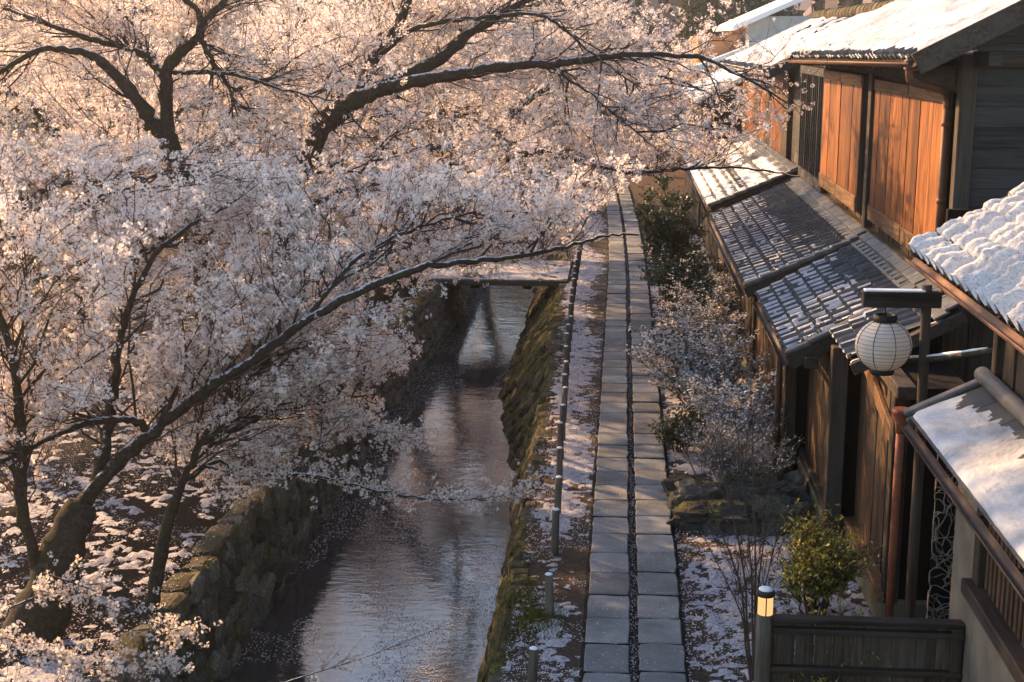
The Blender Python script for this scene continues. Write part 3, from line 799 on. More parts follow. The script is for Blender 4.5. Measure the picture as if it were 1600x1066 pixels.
# boarded back wall of the passage
xb = 3.05; k = 0
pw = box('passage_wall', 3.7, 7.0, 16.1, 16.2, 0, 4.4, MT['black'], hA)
for i in range(10): box('passage_board', 3.72 + i * .3, 4.01 + i * .3, 16.06, 16.1, .1, 4.3, MT['dark_z'], pw, .005)
dk = tube_obj('downpipe', [(2.28, 19.45, 2.35), (2.28, 19.45, .1)], .045, MT['darkpipe'], hA, 12, 3)
for q in (14.25,): 
    tube_obj('downpipe', [(2.94, q, 2.3), (2.94, q, .08)], .045, MT['redpipe'], hA, 12, 4)
    lathe('pipe_hopper', [(.05, 0), (.06, .1), (.1, .22), (.1, .26)], MT['redpipe'], hA, (2.94, q, 2.28), 12)
    tube_obj('downpipe', [(3.15, q, 2.6), (3.15, q, .08)], .055, MT['darkpipe'], hA, 12, 4)

# ---------------------------------------------------------------- the next house up the street
hB = thing('townhouse', 'farther two-storey timber house half hidden by blossom, snow on its mossy ridged roof', 'house', (5, 39, 0))
box('upper_wall', 3.92, 8.5, 31.7, 46, 3.0, 5.7, MT['dark_y'], hB); box('lower_wall', 2.6, 8.5, 31.0, 46, 0, 3.1, MT['dark_y'], hB)
yb = 33.3; k = 0
box('corner_post', 3.8, 3.98, 33.0, 33.2, 3.2, 5.5, MT['dark_z'], hB)
while yb < 45.8:
    m_ = MT['dark_z'] if (k // 4) % 3 == 0 else MT['shutter']
    box('wall_board', 3.83, 3.9, yb, yb + .28, 3.3, 5.3, m_, hB, .004); yb += .3; k += 1
box('lintel', 3.78, 3.93, 33, 46, 5.3, 5.55, MT['shutter_rail'], hB)
rfB = Roof(3.1, 5.58, 6.0, 6.95, 31.45, 46.0, 5.52)
rB = rfB.deck('upper_roof', MT['dark_y'], hB, .12); rfB.tiles(rB, rows=1); rfB.verge(rB, MT['clap'], True, h=.24)
rfB.gutter(rB, MT['copper'])
Roof(8.9, 5.55, 6.0, 6.95, 46.0, 31.45).deck('rear_roof', MT['slate'], hB, .12)
rfB.snow(rB, lambda u, v: .03 + .04 * fbm(u, v * .6, 61) - .2 * np.maximum(0, fbm(u * .7, v * 1.6, 62) - .55) * (v > 1.6) * 3 - .06 * np.exp(-(v / .12) ** 2), .09, follow=.5, mat=MT['thin_shaded_snow'])
rt_V = []; rt_F = []
for i in range(11):
    an = -.5 + (math.pi + 1.0) * i / 10
    for (yy, rr) in ((0, .2), (.6, .185)): rt_V.append((rr * math.cos(an), yy, rr * math.sin(an)))
for i in range(10): rt_F.append((2 * i, 2 * i + 1, 2 * i + 3, 2 * i + 2))
ridge_me = py_mesh('ridge_tile', rt_V, rt_F)
for i in range(25): put('ridge_tile', ridge_me, rB, T(6.0, 31.45 + i * .58, 6.95 + random.uniform(-.01, .01)), MT['bank_stone'])
rfBl = Roof(1.9, 2.7, 3.8, 3.5, 30.4, 43.0)
rBl = rfBl.deck('lower_roof', MT['dark_y'], hB, .09); stuff(rfBl.ribbed(rBl)); rfBl.top_course(rBl); rfBl.gutter(rBl, MT['darkpipe']); rfBl.verge_tiles(rBl, True)
rfBl.snow(rBl, lambda u, v: np.minimum(.03 * (.55 - .3 * v + 1.2 * (fbm(u * .6, v, 63) - .5) + .4 * (fbm(u * 5, v * 5, 64) - .5)), .02) - .05 * (((v / TE) % 1) < .1), .045)
boards_y(hB, 2.55, 31.0, 43, .3, 2.75, .4, MT['dark_z'])

# ---------------------------------------------------------------- the near house at the edge of the frame
hC = thing('townhouse', 'near timber house with lumpy snow on its tiles and a small snowy sheet roof', 'house', (4.5, 10, 0))
YE = 12.8
rf3 = Roof(2.67, 4.41, 5.2, 5.87, 4.0, YE)
r3 = rf3.deck('upper_roof', MT['dark_y'], hC, .1)
rf3b = Roof(7.73, 4.41, 5.2, 5.87, YE, 4.0); rf3b.deck('rear_roof', MT['slate'], hC, .1)
for rr in range(int(rf3.S / TE)):
    for k in range(17):
        put('roof_tile', TILES[(k + rr) % 2], r3, rf3.mtx(k * TW, rr * TE, random.uniform(-.003, .004)), MT['tile'])
rf3.rafters(r3, MT['dark_x'], .45, .8); rf3.verge(r3, MT['dark_x'], False, h=.18); rf3.gutter(r3, MT['copper'])
def th_3(u, v):
    c = (v / TE) % 1.0
    lump = np.abs(np.sin(np.pi * (u / TW + .3))) ** .6
    t = .05 + .085 * (fbm(u * 3.2, v * 4.0, 71) - .4) + .075 * (fbm(u * 8, v * 8, 72) - .5) + .03 * (vnoise(u * 24, v * 24, 75) - .5)
    t = t * (.55 + .6 * np.exp(-((((u / TW) % 1) - .2) / .2) ** 2))
    t = t + .02 * np.sin(np.pi * c) - .02
    edge = np.interp(u, [0, .12, .9], [-.06, -.03, .012])
    return (t + edge + .03 * (fbm(u * .9, v * 1.2, 73) - .45)) * .8 - .055 * np.exp(-((((u / TW) % 1) - .64) / .15) ** 2) * (.4 + 1.1 * fbm(u * 3, v * 3, 76))
rf3.snow(r3, th_3, .024, u1=5.2, v0=-.03, mat=MT['old_snow'])
rf3.snow(r3, lambda u, v: .05 + .03 * fbm(u * 3, v * 3, 74), .08, u0=5.2)
box('upper_wall', 3.52, 7, 4.0, YE - .1, 2.6, 4.9, MT['dark_y'], hC)
boards_y(hC, 3.49, 6.0, YE - .16, 3.1, 4.75, .4, MT['dark_z'], .03, 'wall_board', bat=MT['dark_z'])
box('corner_post', 3.42, 3.56, YE - .16, YE - .02, 2.9, 4.8, MT['dark_z'], hC, .008)
# small sheet roof below
rf4 = Roof(2.71, 2.84, 3.43, 3.19, 4.0, YE)
r4 = rf4.deck('pent_roof', MT['dark_y'], hC, .07)
u = 0.0
while u < rf4.L:
    for q in range(2):
        o = put('roof_sheet', box_mesh(.6, .43, .014, .004), r4, rf4.mtx(u + .3, .22 + q * .36, .012 + .004 * q) @ Matrix.Rotation(R(-1.6), 4, 'X')); o_mat(o, MT['slate'])
    u += .605
rf4.verge(r4, MT['greypipe'], False, h=.1); rf4.gutter(r4, MT['darkpipe'])
bar('verge_cap', rf4.P(-.02, -.02, .045), rf4.P(-.02, rf4.S, .045), .12, .05, MT['greypipe'], r4, .012)
tube_obj('ridge_pipe', [tuple(rf4.P(-.08, rf4.S - .03, .08)), tuple(rf4.P(rf4.L, rf4.S - .03, .08))], .075, MT['greypipe'], hC, 14, 3)
def th_4(u, v):
    lim = .56 + .16 * (fbm(u * 11, v * .8, 81) - .5) * 2 - .05 * np.sin(u * 3.1)
    return np.minimum(.028, .1 * (lim - v)) + .02 * (fbm(u * 5, v * 3, 82) - .5) - .05 * np.maximum(0, fbm(u * 2.2, v * 5, 83) - .66) - .09 * (u < .1) - .05 * np.exp(-(v / .05) ** 2)
rf4.snow(r4, th_4, .025, u1=5.0, v0=0.0, tilef=lambda U, Vv: .022 + 0 * U, v1=rf4.S - .08, mat=MT['thin_shaded_snow'])
rf4.snow(r4, th_4, .08, u0=5.0, v0=0.0, tilef=lambda U, Vv: .022 + 0 * U, v1=rf4.S - .08, mat=MT['thin_shaded_snow'])
# ground floor: plaster pier, lattice window with a heavy sill
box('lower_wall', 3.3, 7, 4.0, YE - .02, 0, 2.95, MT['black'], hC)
box('plaster_pier', 3.2, 3.32, 11.95, YE, 0, 2.86, MT['plaster'], hC, .01)
box('plaster_dado', 3.2, 3.32, 4.0, 11.945, 0, 1.46, MT['plaster'], hC, .01)
wc = box('window', 3.28, 3.31, 4.0, 11.93, 1.62, 2.8, MT['black'], hC)
box('window_sill', 3.08, 3.32, 4.0, 11.97, 1.46, 1.6, MT['dark_y'], wc, .012)
box('window_frame', 3.16, 3.3, 11.75, 11.93, 1.6, 2.86, MT['dark_z'], wc, .01)
yb = 7.5
while yb < 11.72:
    box('lattice_bar', 3.22, 3.26, yb, yb + .075, 1.6, 2.84, MT['brown_z'], wc, .004); yb += .13
box('eave_beam', 3.1, 3.24, 4.0, YE - .05, 2.84, 2.96, MT['dark_y'], hC, .01)

# ---------------------------------------------------------------- lantern on its post
lp = thing('lantern_post', 'round dark wooden post with a short snowy arm holding the lantern', 'post', (3.02, 13.8, 0))
tube_obj('post', [(3.06, 13.8, 0), (3.05, 13.8, 2.0), (3.02, 13.8, 3.92)], .055, MT['dark_z'], lp, 12, 9, .05, .02)
box('arm', 2.40, 3.16, 13.74, 13.86, 3.70, 3.86, MT['dark_x'], lp, .012)
o = box('snow', 2.41, 3.0, 13.745, 13.855, 3.856, 3.876, MT['snow'], lp, .01); stuff(o)
la = thing('paper_lantern', 'round white ribbed paper lantern with black rims hanging from the post arm', 'lantern', (2.63, 13.8, 3.0))
prof = []
for i in range(41):
    a = -1.18 + 2.36 * i / 40; w = 1 - .022 * (i % 2)
    prof.append((.278 * math.cos(a) * w, .262 * math.sin(a)))
lathe('shade', prof, MT['paper'], la, (2.63, 13.8, 3.31), 48)
for k in range(8):
    a = 2 * math.pi * k / 8 + .25
    pts = [(2.63 + .281 * math.cos(b) * math.cos(a), 13.8 + .281 * math.cos(b) * math.sin(a), 3.31 + .264 * math.sin(b)) for b in np.linspace(-1.18, 1.18, 12)]
    tube_obj('rib', pts, .0035, MT['iron'], la, 5, 14)
for i in range(15):
    b = -1.1 + 2.2 * i / 14; rr = .2795 * math.cos(b)
    th = np.linspace(0, 2 * np.pi, 33); P = np.stack([2.63 + rr * np.cos(th), 13.8 + rr * np.sin(th), 3.31 + .263 * np.sin(b) + 0 * th], -1)
    Vv, Fq = tubes(P[None], np.full((1, 33), .0016), 4); put('hoop', np_mesh('hoop', Vv, Fq, True), la, None, MT['brown_twig'])
lathe('top_rim', [(.0, .0), (.112, 0), (.118, .03), (.112, .075), (.09, .078), (.088, .03), (0, .028)], MT['iron'], la, (2.63, 13.8, 3.545), 28)
lathe('bottom_rim', [(.0, .0), (.112, 0), (.118, .03), (.112, .06), (0, .06)], MT['iron'], la, (2.63, 13.8, 3.02), 28)
tube_obj('hook', [(2.63, 13.8, 3.58), (2.63, 13.8, 3.72)], .008, MT['iron'], la, 6, 3)
bp = thing('pole', 'slanting bare pole with a line of snow spanning the dark passage behind the lantern', 'pole', (2.95, 14.2, 3.1))
tube_obj('shaft', [(2.72, 14.1, 3.08), (3.1, 13.7, 3.2), (3.5, 13.0, 3.45)], .03, MT['dark_x'], bp, 10, 8)
stuff(tube_obj('snow', [(2.75, 14.07, 3.115), (3.1, 13.7, 3.235), (3.45, 13.08, 3.455)], .018, MT['snow'], bp, 6, 10, None, .25))

# ---------------------------------------------------------------- garden fence and lit bollard
fe = thing('garden_fence', 'low board fence with capped rails joining the lit bollard to the near house', 'fence', (2.2, 12.2, 0))
box('top_rail', 1.46, 3.19, 12.13, 12.27, 1.03, 1.075, MT['dark_x'], fe, .01); box('rail', 1.46, 3.19, 12.12, 12.2, .93, .985, MT['dark_x'], fe, .01)
box('rail', 1.46, 3.19, 12.12, 12.22, .54, .60, MT['dark_x'], fe, .01)
xb = 1.47
while xb < 3.17:
    w = random.uniform(.15, .24); w = min(w, 3.185 - xb)
    box('fence_board', xb + .003, xb + w - .003, 12.2, 12.225, .3, 1.02, MT['fence'], fe, .004); xb += w
box('end_post', 3.08, 3.19, 12.14, 12.26, 0, 1.03, MT['dark_z'], fe, .01)
bo = thing('bollard_lamp', 'brown wooden bollard with a glowing warm lamp under its snowy cap', 'lamp', (1.39, 12.2, 0))
lathe('post', [(.082, 0), (.082, 1.08), (.078, 1.1)], MT['post'], bo, (1.39, 12.2, 0), 20)
gl = Mat('lit_lamp_glass'); em = gl.node('ShaderNodeEmission'); em.inputs[0].default_value = (1, .56, .22, 1); em.inputs[1].default_value = .42; gl.link(em.outputs[0], gl.out.inputs[0])
lathe('lamp_glass', [(.07, 0), (.07, .18)], gl.m, bo, (1.39, 12.2, 1.1), 20)
gb = Mat('lamp_bulb'); em = gb.node('ShaderNodeEmission'); em.inputs[0].default_value = (1, .75, .4, 1); em.inputs[1].default_value = 6; gb.link(em.outputs[0], gb.out.inputs[0])
for k in range(3):
    a = k * 2.1 + .5; tube_obj('lamp_strut', [(1.39 + .075 * math.cos(a), 12.2 + .075 * math.sin(a), 1.09), (1.39 + .075 * math.cos(a), 12.2 + .075 * math.sin(a), 1.29)], .006, MT['iron'], bo, 5, 2)
lathe('cap', [(.084, 0), (.088, .03), (.07, .055), (0.01, .065)], MT['dark_x'], bo, (1.39, 12.2, 1.28), 20)
stuff(lathe('snow', [(.07, 0), (.066, .015), (.03, .028), (.005, .03)], MT['snow'], bo, (1.39, 12.2, 1.33), 16))

# ---------------------------------------------------------------- fence posts beside the water
py = [12.54, 14.48, 16.4, 17.9, 19.2] + list(np.arange(20.4, 52, 1.08))
ORD = ['', '', 'third', 'fourth', 'fifth', 'sixth', 'seventh', 'eighth', 'ninth', 'tenth']
labs = {0: 'nearest round wooden post at the water side, cut by the bottom of the photo', 1: 'round snow-capped wooden post standing in a tuft of moss'}
for i, yv in enumerate(py):
    x = float(np.interp(yv, [12.5, 14.5, 23.5, 33, 43, 60], [-.8, -.71, -.93, -1.13, -1.2, -1.6]))
    h = random.uniform(.52, .62) if i > 1 else .5
    lab = labs.get(i, f'{ORD[i]} post from the bottom of the photo in the row by the water' if i < len(ORD) else 'small far snow-capped post beyond the tenth in the row by the water')
    fp = thing('fence_post', lab, 'post', (x, yv, 0), 'row of low posts along the water')
    lx, ly = random.uniform(-.03, .03), random.uniform(-.04, .04)
    tube_obj('shaft', [(x, yv, -.05), (x + lx * .5, yv + ly * .5, h / 2), (x + lx, yv + ly, h)], .052, MT['post'], fp, 10, 5, .048, .02)
    stuff(lathe('snow_cap', [(.046, 0), (.044, .008), (.026, .02), (.004, .024)], MT['snow'], fp, (x + lx, yv + ly, h - .004), 10))

# ---------------------------------------------------------------- cherry trees
ENV_Y = np.array([10, 16, 20, 25, 30, 40, 70.])
ENV_X = np.array([-7, -6, -5, -4, -3, -2, -1, 0, 1, 2.5, 4, 9.])
ENV_Z = np.array([
    [1.3, 1.3, 1.3, 1.6, 2.4, 3.7, 4.1, 4.4, 4.9, 5.5, 9, 12],
    [1.0, .9, .8, .95, 1.65, 3.3, 3.75, 4.35, 4.9, 5.3, 9, 12],
    [.8, .8, .8, .8, 1.45, 2.7, 3.4, 4.3, 4.7, 4.9, 7, 12],
    [.7, .6, .7, .9, 1.3, 1.9, 2.4, 3.7, 3.9, 4.1, 6, 12],
    [.6, .5, .5, .5, .6, .7, 1.0, 3.2, 3.4, 3.7, 6, 12],
    [.5, .5, .4, .3, .3, .4, .9, 2.7, 3.0, 3.3, 5.5, 12],
    [.5, .5, .5, .5, .5, .6, .9, 1.6, 2.2, 3.0, 5.0, 12]])
def env(P):
    """lowest height a blossoming twig is left at: kept clear over the water, the path and the eaves"""
    x = np.clip(P[:, 0], ENV_X[0], ENV_X[-1]); y = np.clip(P[:, 1], ENV_Y[0], ENV_Y[-1])
    i = np.clip(np.searchsorted(ENV_Y, y) - 1, 0, len(ENV_Y) - 2); j = np.clip(np.searchsorted(ENV_X, x) - 1, 0, len(ENV_X) - 2)
    fy = (y - ENV_Y[i]) / (ENV_Y[i + 1] - ENV_Y[i]); fx = (x - ENV_X[j]) / (ENV_X[j + 1] - ENV_X[j])
    return (ENV_Z[i, j] * (1 - fx) + ENV_Z[i, j + 1] * fx) * (1 - fy) + (ENV_Z[i + 1, j] * (1 - fx) + ENV_Z[i + 1, j + 1] * fx) * fy
def unit(v): return v / (np.linalg.norm(v, axis=-1, keepdims=True) + 1e-9)
def rand_unit(n): return unit(rng.normal(size=(n, 3)))

def sprout(nodes, tans, n, lmin, lmax, along, rnd_, up, curl, k, flat_=.6):
    """n curved shoots growing from random skeleton nodes -> (n,k,3)"""
    i = rng.integers(0, len(nodes), n)
    d = unit(tans[i] * along + rand_unit(n) * rnd_ * np.array([1, 1, flat_]) + np.array([0, 0, up]))
    L = rng.uniform(lmin, lmax, n)[:, None]
    bendv = rand_unit(n) * curl + np.array([0, 0, rng.uniform(-.2, .35)])
    t = np.linspace(0, 1, k)[None, :, None]
    P = nodes[i][:, None, :] + d[:, None, :] * (L[:, None] * t) + bendv[:, None, :] * (L[:, None] * t ** 2 * .5)
    P[:, 1:-1] += rng.normal(size=P[:, 1:-1].shape) * .03 * L[:, None]
    return P
def keep_clear(P, top=8.6):
    e = P[:, -1]; z = env(e)
    return (e[:, 2] > z + .05) & (P[:, P.shape[1] // 2, 2] > env(P[:, P.shape[1] // 2]) - .1) & (e[:, 2] < top)
def tans_of(P): return unit(np.gradient(P, axis=1))

TH5 = np.arange(5) * 2 * np.pi / 5
def flowers(C, Nn, size):
    """five-petalled cups; C (n,3) centres, Nn (n,3) facing, size (n,)"""
    n = len(C); a = unit(np.cross(Nn, rand_unit(n))); b = np.cross(Nn, a)
    V = np.empty((n, 11, 3), np.float32); V[:, 0] = C
    ph = rng.uniform(0, 6.28, n)
    cup = rng.uniform(.15, .75, n)
    for p in range(5):
        for s, off in ((0, -.46), (1, .46)):
            an = ph + TH5[p] + off
            V[:, 1 + 2 * p + s] = C + size[:, None] * (np.cos(an)[:, None] * a + np.sin(an)[:, None] * b + cup[:, None] * Nn * .7)
    base = (np.arange(n) * 11)[:, None, None]
    f = np.array([[0, 1 + 2 * p, 2 + 2 * p] for p in range(5)])[None]
    return V.reshape(-1, 3), (base + f).reshape(-1, 3)
def flower_ball(n, seed):
    """a spray of n five-petalled flowers on short stalks, flower radius 1, as one small mesh"""
    r = np.random.default_rng(seed); d = unit(r.normal(size=(n * 3, 3)))
    keep = [d[0]]
    for q in d[1:]:
        if len(keep) < n and max(float(q @ k) for k in keep) < .72: keep.append(q)
    V = []; Fq = []
    for q in keep:
        c = q * r.uniform(1.3, 2.1); nn = unit(q + .45 * r.normal(size=3)); u = unit(np.cross(nn, r.normal(size=3))); w = np.cross(nn, u)
        cup = r.uniform(.12, .6); sz = r.uniform(.8, 1.15); ph = r.uniform(0, 6.28)
        i0 = len(V); V.append(c)
        for p in range(5):
            an = ph + p * 2 * np.pi / 5; e = lambda t, rad, h: c + sz * (rad * (np.cos(an + t) * u + np.sin(an + t) * w) + h * cup * nn)
            i = len(V); V += [e(-.5, .68, .5), e(0, 1.0, .95 + r.uniform(-.15, .15)), e(.5, .68, .5)]
            Fq += [(i0, i, i + 1), (i0, i + 1, i + 2)]
    return np_mesh('flower_spray', np.array(V), np.array(Fq))
SPRAYS = []
for k in range(4):
    me_ = flower_ball((9, 8, 7, 5)[k], 900 + k); me_.materials.append(MT['blossom'])
    SPRAYS.append(bpy.data.objects.new('flower_spray', me_))
NG = bpy.data.node_groups.new('blossom_sprays', 'GeometryNodeTree')
NG.interface.new_socket('Geometry', in_out='INPUT', socket_type='NodeSocketGeometry'); NG.interface.new_socket('Geometry', in_out='OUTPUT', socket_type='NodeSocketGeometry')
_n = NG.nodes; _l = NG.links
gi = _n.new('NodeGroupInput'); go = _n.new('NodeGroupOutput'); iop = _n.new('GeometryNodeInstanceOnPoints'); jn = _n.new('GeometryNodeJoinGeometry')
for so in SPRAYS:
    oi = _n.new('GeometryNodeObjectInfo'); oi.inputs['Object'].default_value = so
    g2 = _n.new('GeometryNodeGeometryToInstance'); _l.new(oi.outputs['Geometry'], g2.inputs[0]); _l.new(g2.outputs[0], jn.inputs[0])
rv = _n.new('FunctionNodeRandomValue'); rv.data_type = 'FLOAT_VECTOR'; rv.inputs[0].default_value = (0, 0, 0); rv.inputs[1].default_value = (6.283, 6.283, 6.283)
ri = _n.new('FunctionNodeRandomValue'); ri.data_type = 'INT'
for so_ in ri.inputs:
    if so_.type == 'INT' and so_.name == 'Min': so_.default_value = 0
    if so_.type == 'INT' and so_.name == 'Max': so_.default_value = 3
    if so_.name == 'Seed': so_.default_value = 5
na = _n.new('GeometryNodeInputNamedAttribute'); na.data_type = 'FLOAT'; na.inputs['Name'].default_value = 'spray_size'
iop.inputs['Pick Instance'].default_value = True
_l.new(gi.outputs[0], iop.inputs['Points']); _l.new(jn.outputs[0], iop.inputs['Instance']); _l.new(rv.outputs['Value'], iop.inputs['Rotation'])
_l.new([o for o in ri.outputs if o.type == 'INT'][0], iop.inputs['Instance Index']); _l.new(na.outputs['Attribute'], iop.inputs['Scale']); _l.new(iop.outputs[0], go.inputs[0])
def blossoms(C, size, parent):
    """flower sprays at the points C, each a small instanced mesh"""
    global N_FLOWERS
    N_FLOWERS += len(C)
    me = bpy.data.meshes.new('blossoms'); me.vertices.add(len(C)); me.vertices.foreach_set('co', np.asarray(C, np.float32).ravel())
    at = me.attributes.new('spray_size', 'FLOAT', 'POINT'); at.data.foreach_set('value', (size * rng.uniform(.8, 1.2, len(C))).astype(np.float32))
    o = put('blossoms', me, parent, None, MT['blossom'])
    md = o.modifiers.new('sprays', 'NODES'); md.node_group = NG
    return stuff(o)

N_FLOWERS = 0
def open_side(C, Q, rad, p):
    """old limbs carry little growth on their open, street-facing side: mask of what stays"""
    away = unit(np.array([.5, 0, 6.0]) - Q); near = np.full(len(C), 9.0)
    for q, d in zip(Q, away):
        w = C - q; al = w @ d; pr = np.linalg.norm(w - al[:, None] * d, axis=1); near = np.where((al > -.1) & (al < 4.5), np.minimum(near, pr), near)
    return (near > rad) | (rng.uniform(size=len(C)) > p)
OLD_LIMBS = [catmull(p, len(p) * 4) for p in (
    [(-5.62, 14.0, 1.56), (-5.2, 14.3, 1.98), (-4.7, 14.6, 2.39), (-4.07, 15.0, 2.78), (-3.54, 15.3, 3.17), (-2.74, 15.8, 3.54), (-2.21, 16.1, 3.68), (-1.67, 16.4, 3.7), (-.97, 16.7, 3.76)],
    [(-7.18, 23, 3.57), (-7.48, 23, 4.17), (-7.6, 23, 4.69), (-7.83, 23, 4.89), (-8.06, 22.8, 5.37), (-8.48, 22.6, 5.92), (-8.83, 22.5, 6.08), (-9.35, 22.3, 6.13)],
    [(-7.58, 23, 4.6), (-7.64, 23.2, 5.67), (-7.41, 23.3, 6.07), (-7.1, 23.4, 6.34), (-7.08, 23.4, 6.7)],
    [(-8.13, 23.6, 6.02), (-8.62, 23.8, 6.18), (-9.36, 24, 6.34), (-9.86, 24, 6.51)],
    [(-5.53, 24.3, 4.32), (-5.2, 24.5, 4.85), (-4.78, 24.6, 5.19), (-4.28, 24.7, 5.43), (-3.58, 24.9, 5.76), (-3.16, 25, 6.01), (-2.76, 25.2, 6.39), (-2.34, 25.4, 6.63)],
    [(-4.28, 24.7, 5.43), (-3.42, 24.4, 5.6), (-2.73, 24.2, 5.7), (-1.89, 24, 5.86), (-1.27, 23.8, 5.87), (-.66, 23.6, 5.95), (.27, 23.4, 6.05)])]
def cherry_tree(label, base, trunk, r_trunk, limbs, n2, n3, n4, per, size, dens, spread=1.0, only=None, thin=None, top=8.6, bare=0.0, gap=.42):
    """trunk: points; limbs: list of (points, r0, r1)"""
    global N_FLOWERS
    t = thing('cherry_tree', label, 'tree', base, 'cherry trees in blossom along the canal')
    if trunk is not None:
        tube_obj('trunk', trunk, r_trunk[0], MT['trunk'], t, 14, len(trunk) * 5, r_trunk[1], .06)
    nodes, tn, wts = [], [], []
    for (pts, r0, r1) in limbs:
        n = len(pts) * 5
        P = catmull(pts, n); P[1:-1] += rng.normal(size=(n - 2, 3)) * .012
        rad = np.linspace(r0 ** .8, r1 ** .8, n) ** 1.25 * (1 + .1 * rng.normal(size=n))
        Vv, Fq = tubes(P[None], rad[None], 9); put('limb', np_mesh('limb', Vv, Fq, True), t, None, MT['bark'])
        s = int(n * .12); nodes.append(P[s:]); tn.append(tans_of(P[None])[0][s:])
    N0 = np.vstack(nodes); T0 = np.vstack(tn)
    B2 = sprout(N0, T0, n2, .8 * spread, 2.0 * spread, .9, .85, .15, .5, 6); B2 = B2[keep_clear(B2, top)]
    if thin is not None: B2 = B2[thin(B2[:, -1])]
    N1 = np.vstack([B2[:, 1:].reshape(-1, 3), N0]); T1_ = np.vstack([tans_of(B2)[:, 1:].reshape(-1, 3), T0])
    B3 = sprout(N1, T1_, n3, .4 * spread, 1.0 * spread, .8, .9, .1, .5, 5); B3 = B3[keep_clear(B3, top)]
    if thin is not None: B3 = B3[thin(B3[:, -1])]
    N2 = B3[:, 1:].reshape(-1, 3); T2_ = tans_of(B3)[:, 1:].reshape(-1, 3)
    N2 = np.vstack([N2, B2[:, 2:].reshape(-1, 3)]); T2_ = np.vstack([T2_, tans_of(B2)[:, 2:].reshape(-1, 3)])
    B4 = sprout(N2, T2_, n4, .18, .5, .7, 1.0, .1, .4, 4); B4 = B4[keep_clear(B4, top)]
    if thin is not None: B4 = B4[thin(B4[:, -1])]
    if bare:
        for Q in [N0[::2]] + OLD_LIMBS:
            B2 = B2[open_side(B2[:, 3], Q, .3, .6)]; B3 = B3[open_side(B3[:, 3], Q, .26, .9)]; B4 = B4[open_side(B4[:, 2], Q, .22, .9)]
    parts = []; off = 0
    for B, r0, r1, sd in ((B2, .015, .005, 4), (B3[:, ::2], .006, .003, 3)) + (((B4[:, [0, 2, 3]], .003, .0018, 3),) if base[1] < 30 and base[0] > -10 else ()):
        if not len(B): continue
        rad = np.linspace(r0, r1, B.shape[1])[None] * rng.uniform(.7, 1.3, (len(B), 1)); Vv, Fq = tubes(B, rad, sd); parts.append((Vv, Fq + off)); off += len(Vv)
    stuff(put('twigs', np_mesh('twigs', np.vstack([p[0] for p in parts]), np.vstack([p[1] for p in parts]), True), t, None, MT['twig']))
    # blossom sprays along the shoots
    cc = []
    for B, m in ((B4, dens), (B3, dens * 1.3), (B2, dens * .9)):
        n, k, _ = B.shape; m = max(1, int(round(m)))
        tt = rng.uniform(.15, 1.02, (n, m)) * (k - 1); i = np.minimum(tt.astype(int), k - 2); f = (tt - i)[..., None]
        ii = np.arange(n)[:, None]
        P = B[ii, i] * (1 - f) + B[ii, i + 1] * f
        cc.append(P.reshape(-1, 3))
    Cc = np.vstack(cc) + rng.normal(size=(sum(len(c) for c in cc), 3)) * .03
    Cc = Cc[Cc[:, 2] > env(Cc) - .12]
    g3 = .5 * fbm(Cc[:, 0] * 1.1 + Cc[:, 2] * .8, Cc[:, 1] * 1.1 - Cc[:, 2] * .7, 211) + .5 * fbm(Cc[:, 0] * 1.5 - Cc[:, 1] * .6, Cc[:, 2] * 2.6, 217)
    g4 = fbm(Cc[:, 0] * 3.4 + Cc[:, 1] * 1.7, Cc[:, 2] * 4.2 - Cc[:, 1] * 2.1, 223, 2)
    Cc = Cc[(g3 + rng.normal(size=len(Cc)) * .03 > gap) & (g4 + rng.normal(size=len(Cc)) * .04 > .35 + .02 * (base[1] < 20))]
    if bare:
        Cc = Cc[open_side(Cc, N0[::2], .18, bare * .9)]
        for Q in OLD_LIMBS: Cc = Cc[open_side(Cc, Q, .13, .6)]
    blossoms(Cc, size, t)
    return t

right_thin = lambda P: rng.uniform(size=len(P)) < np.interp(P[:, 0], [-1.5, 0, 1.5, 3], [1.0, .9, .65, .5])
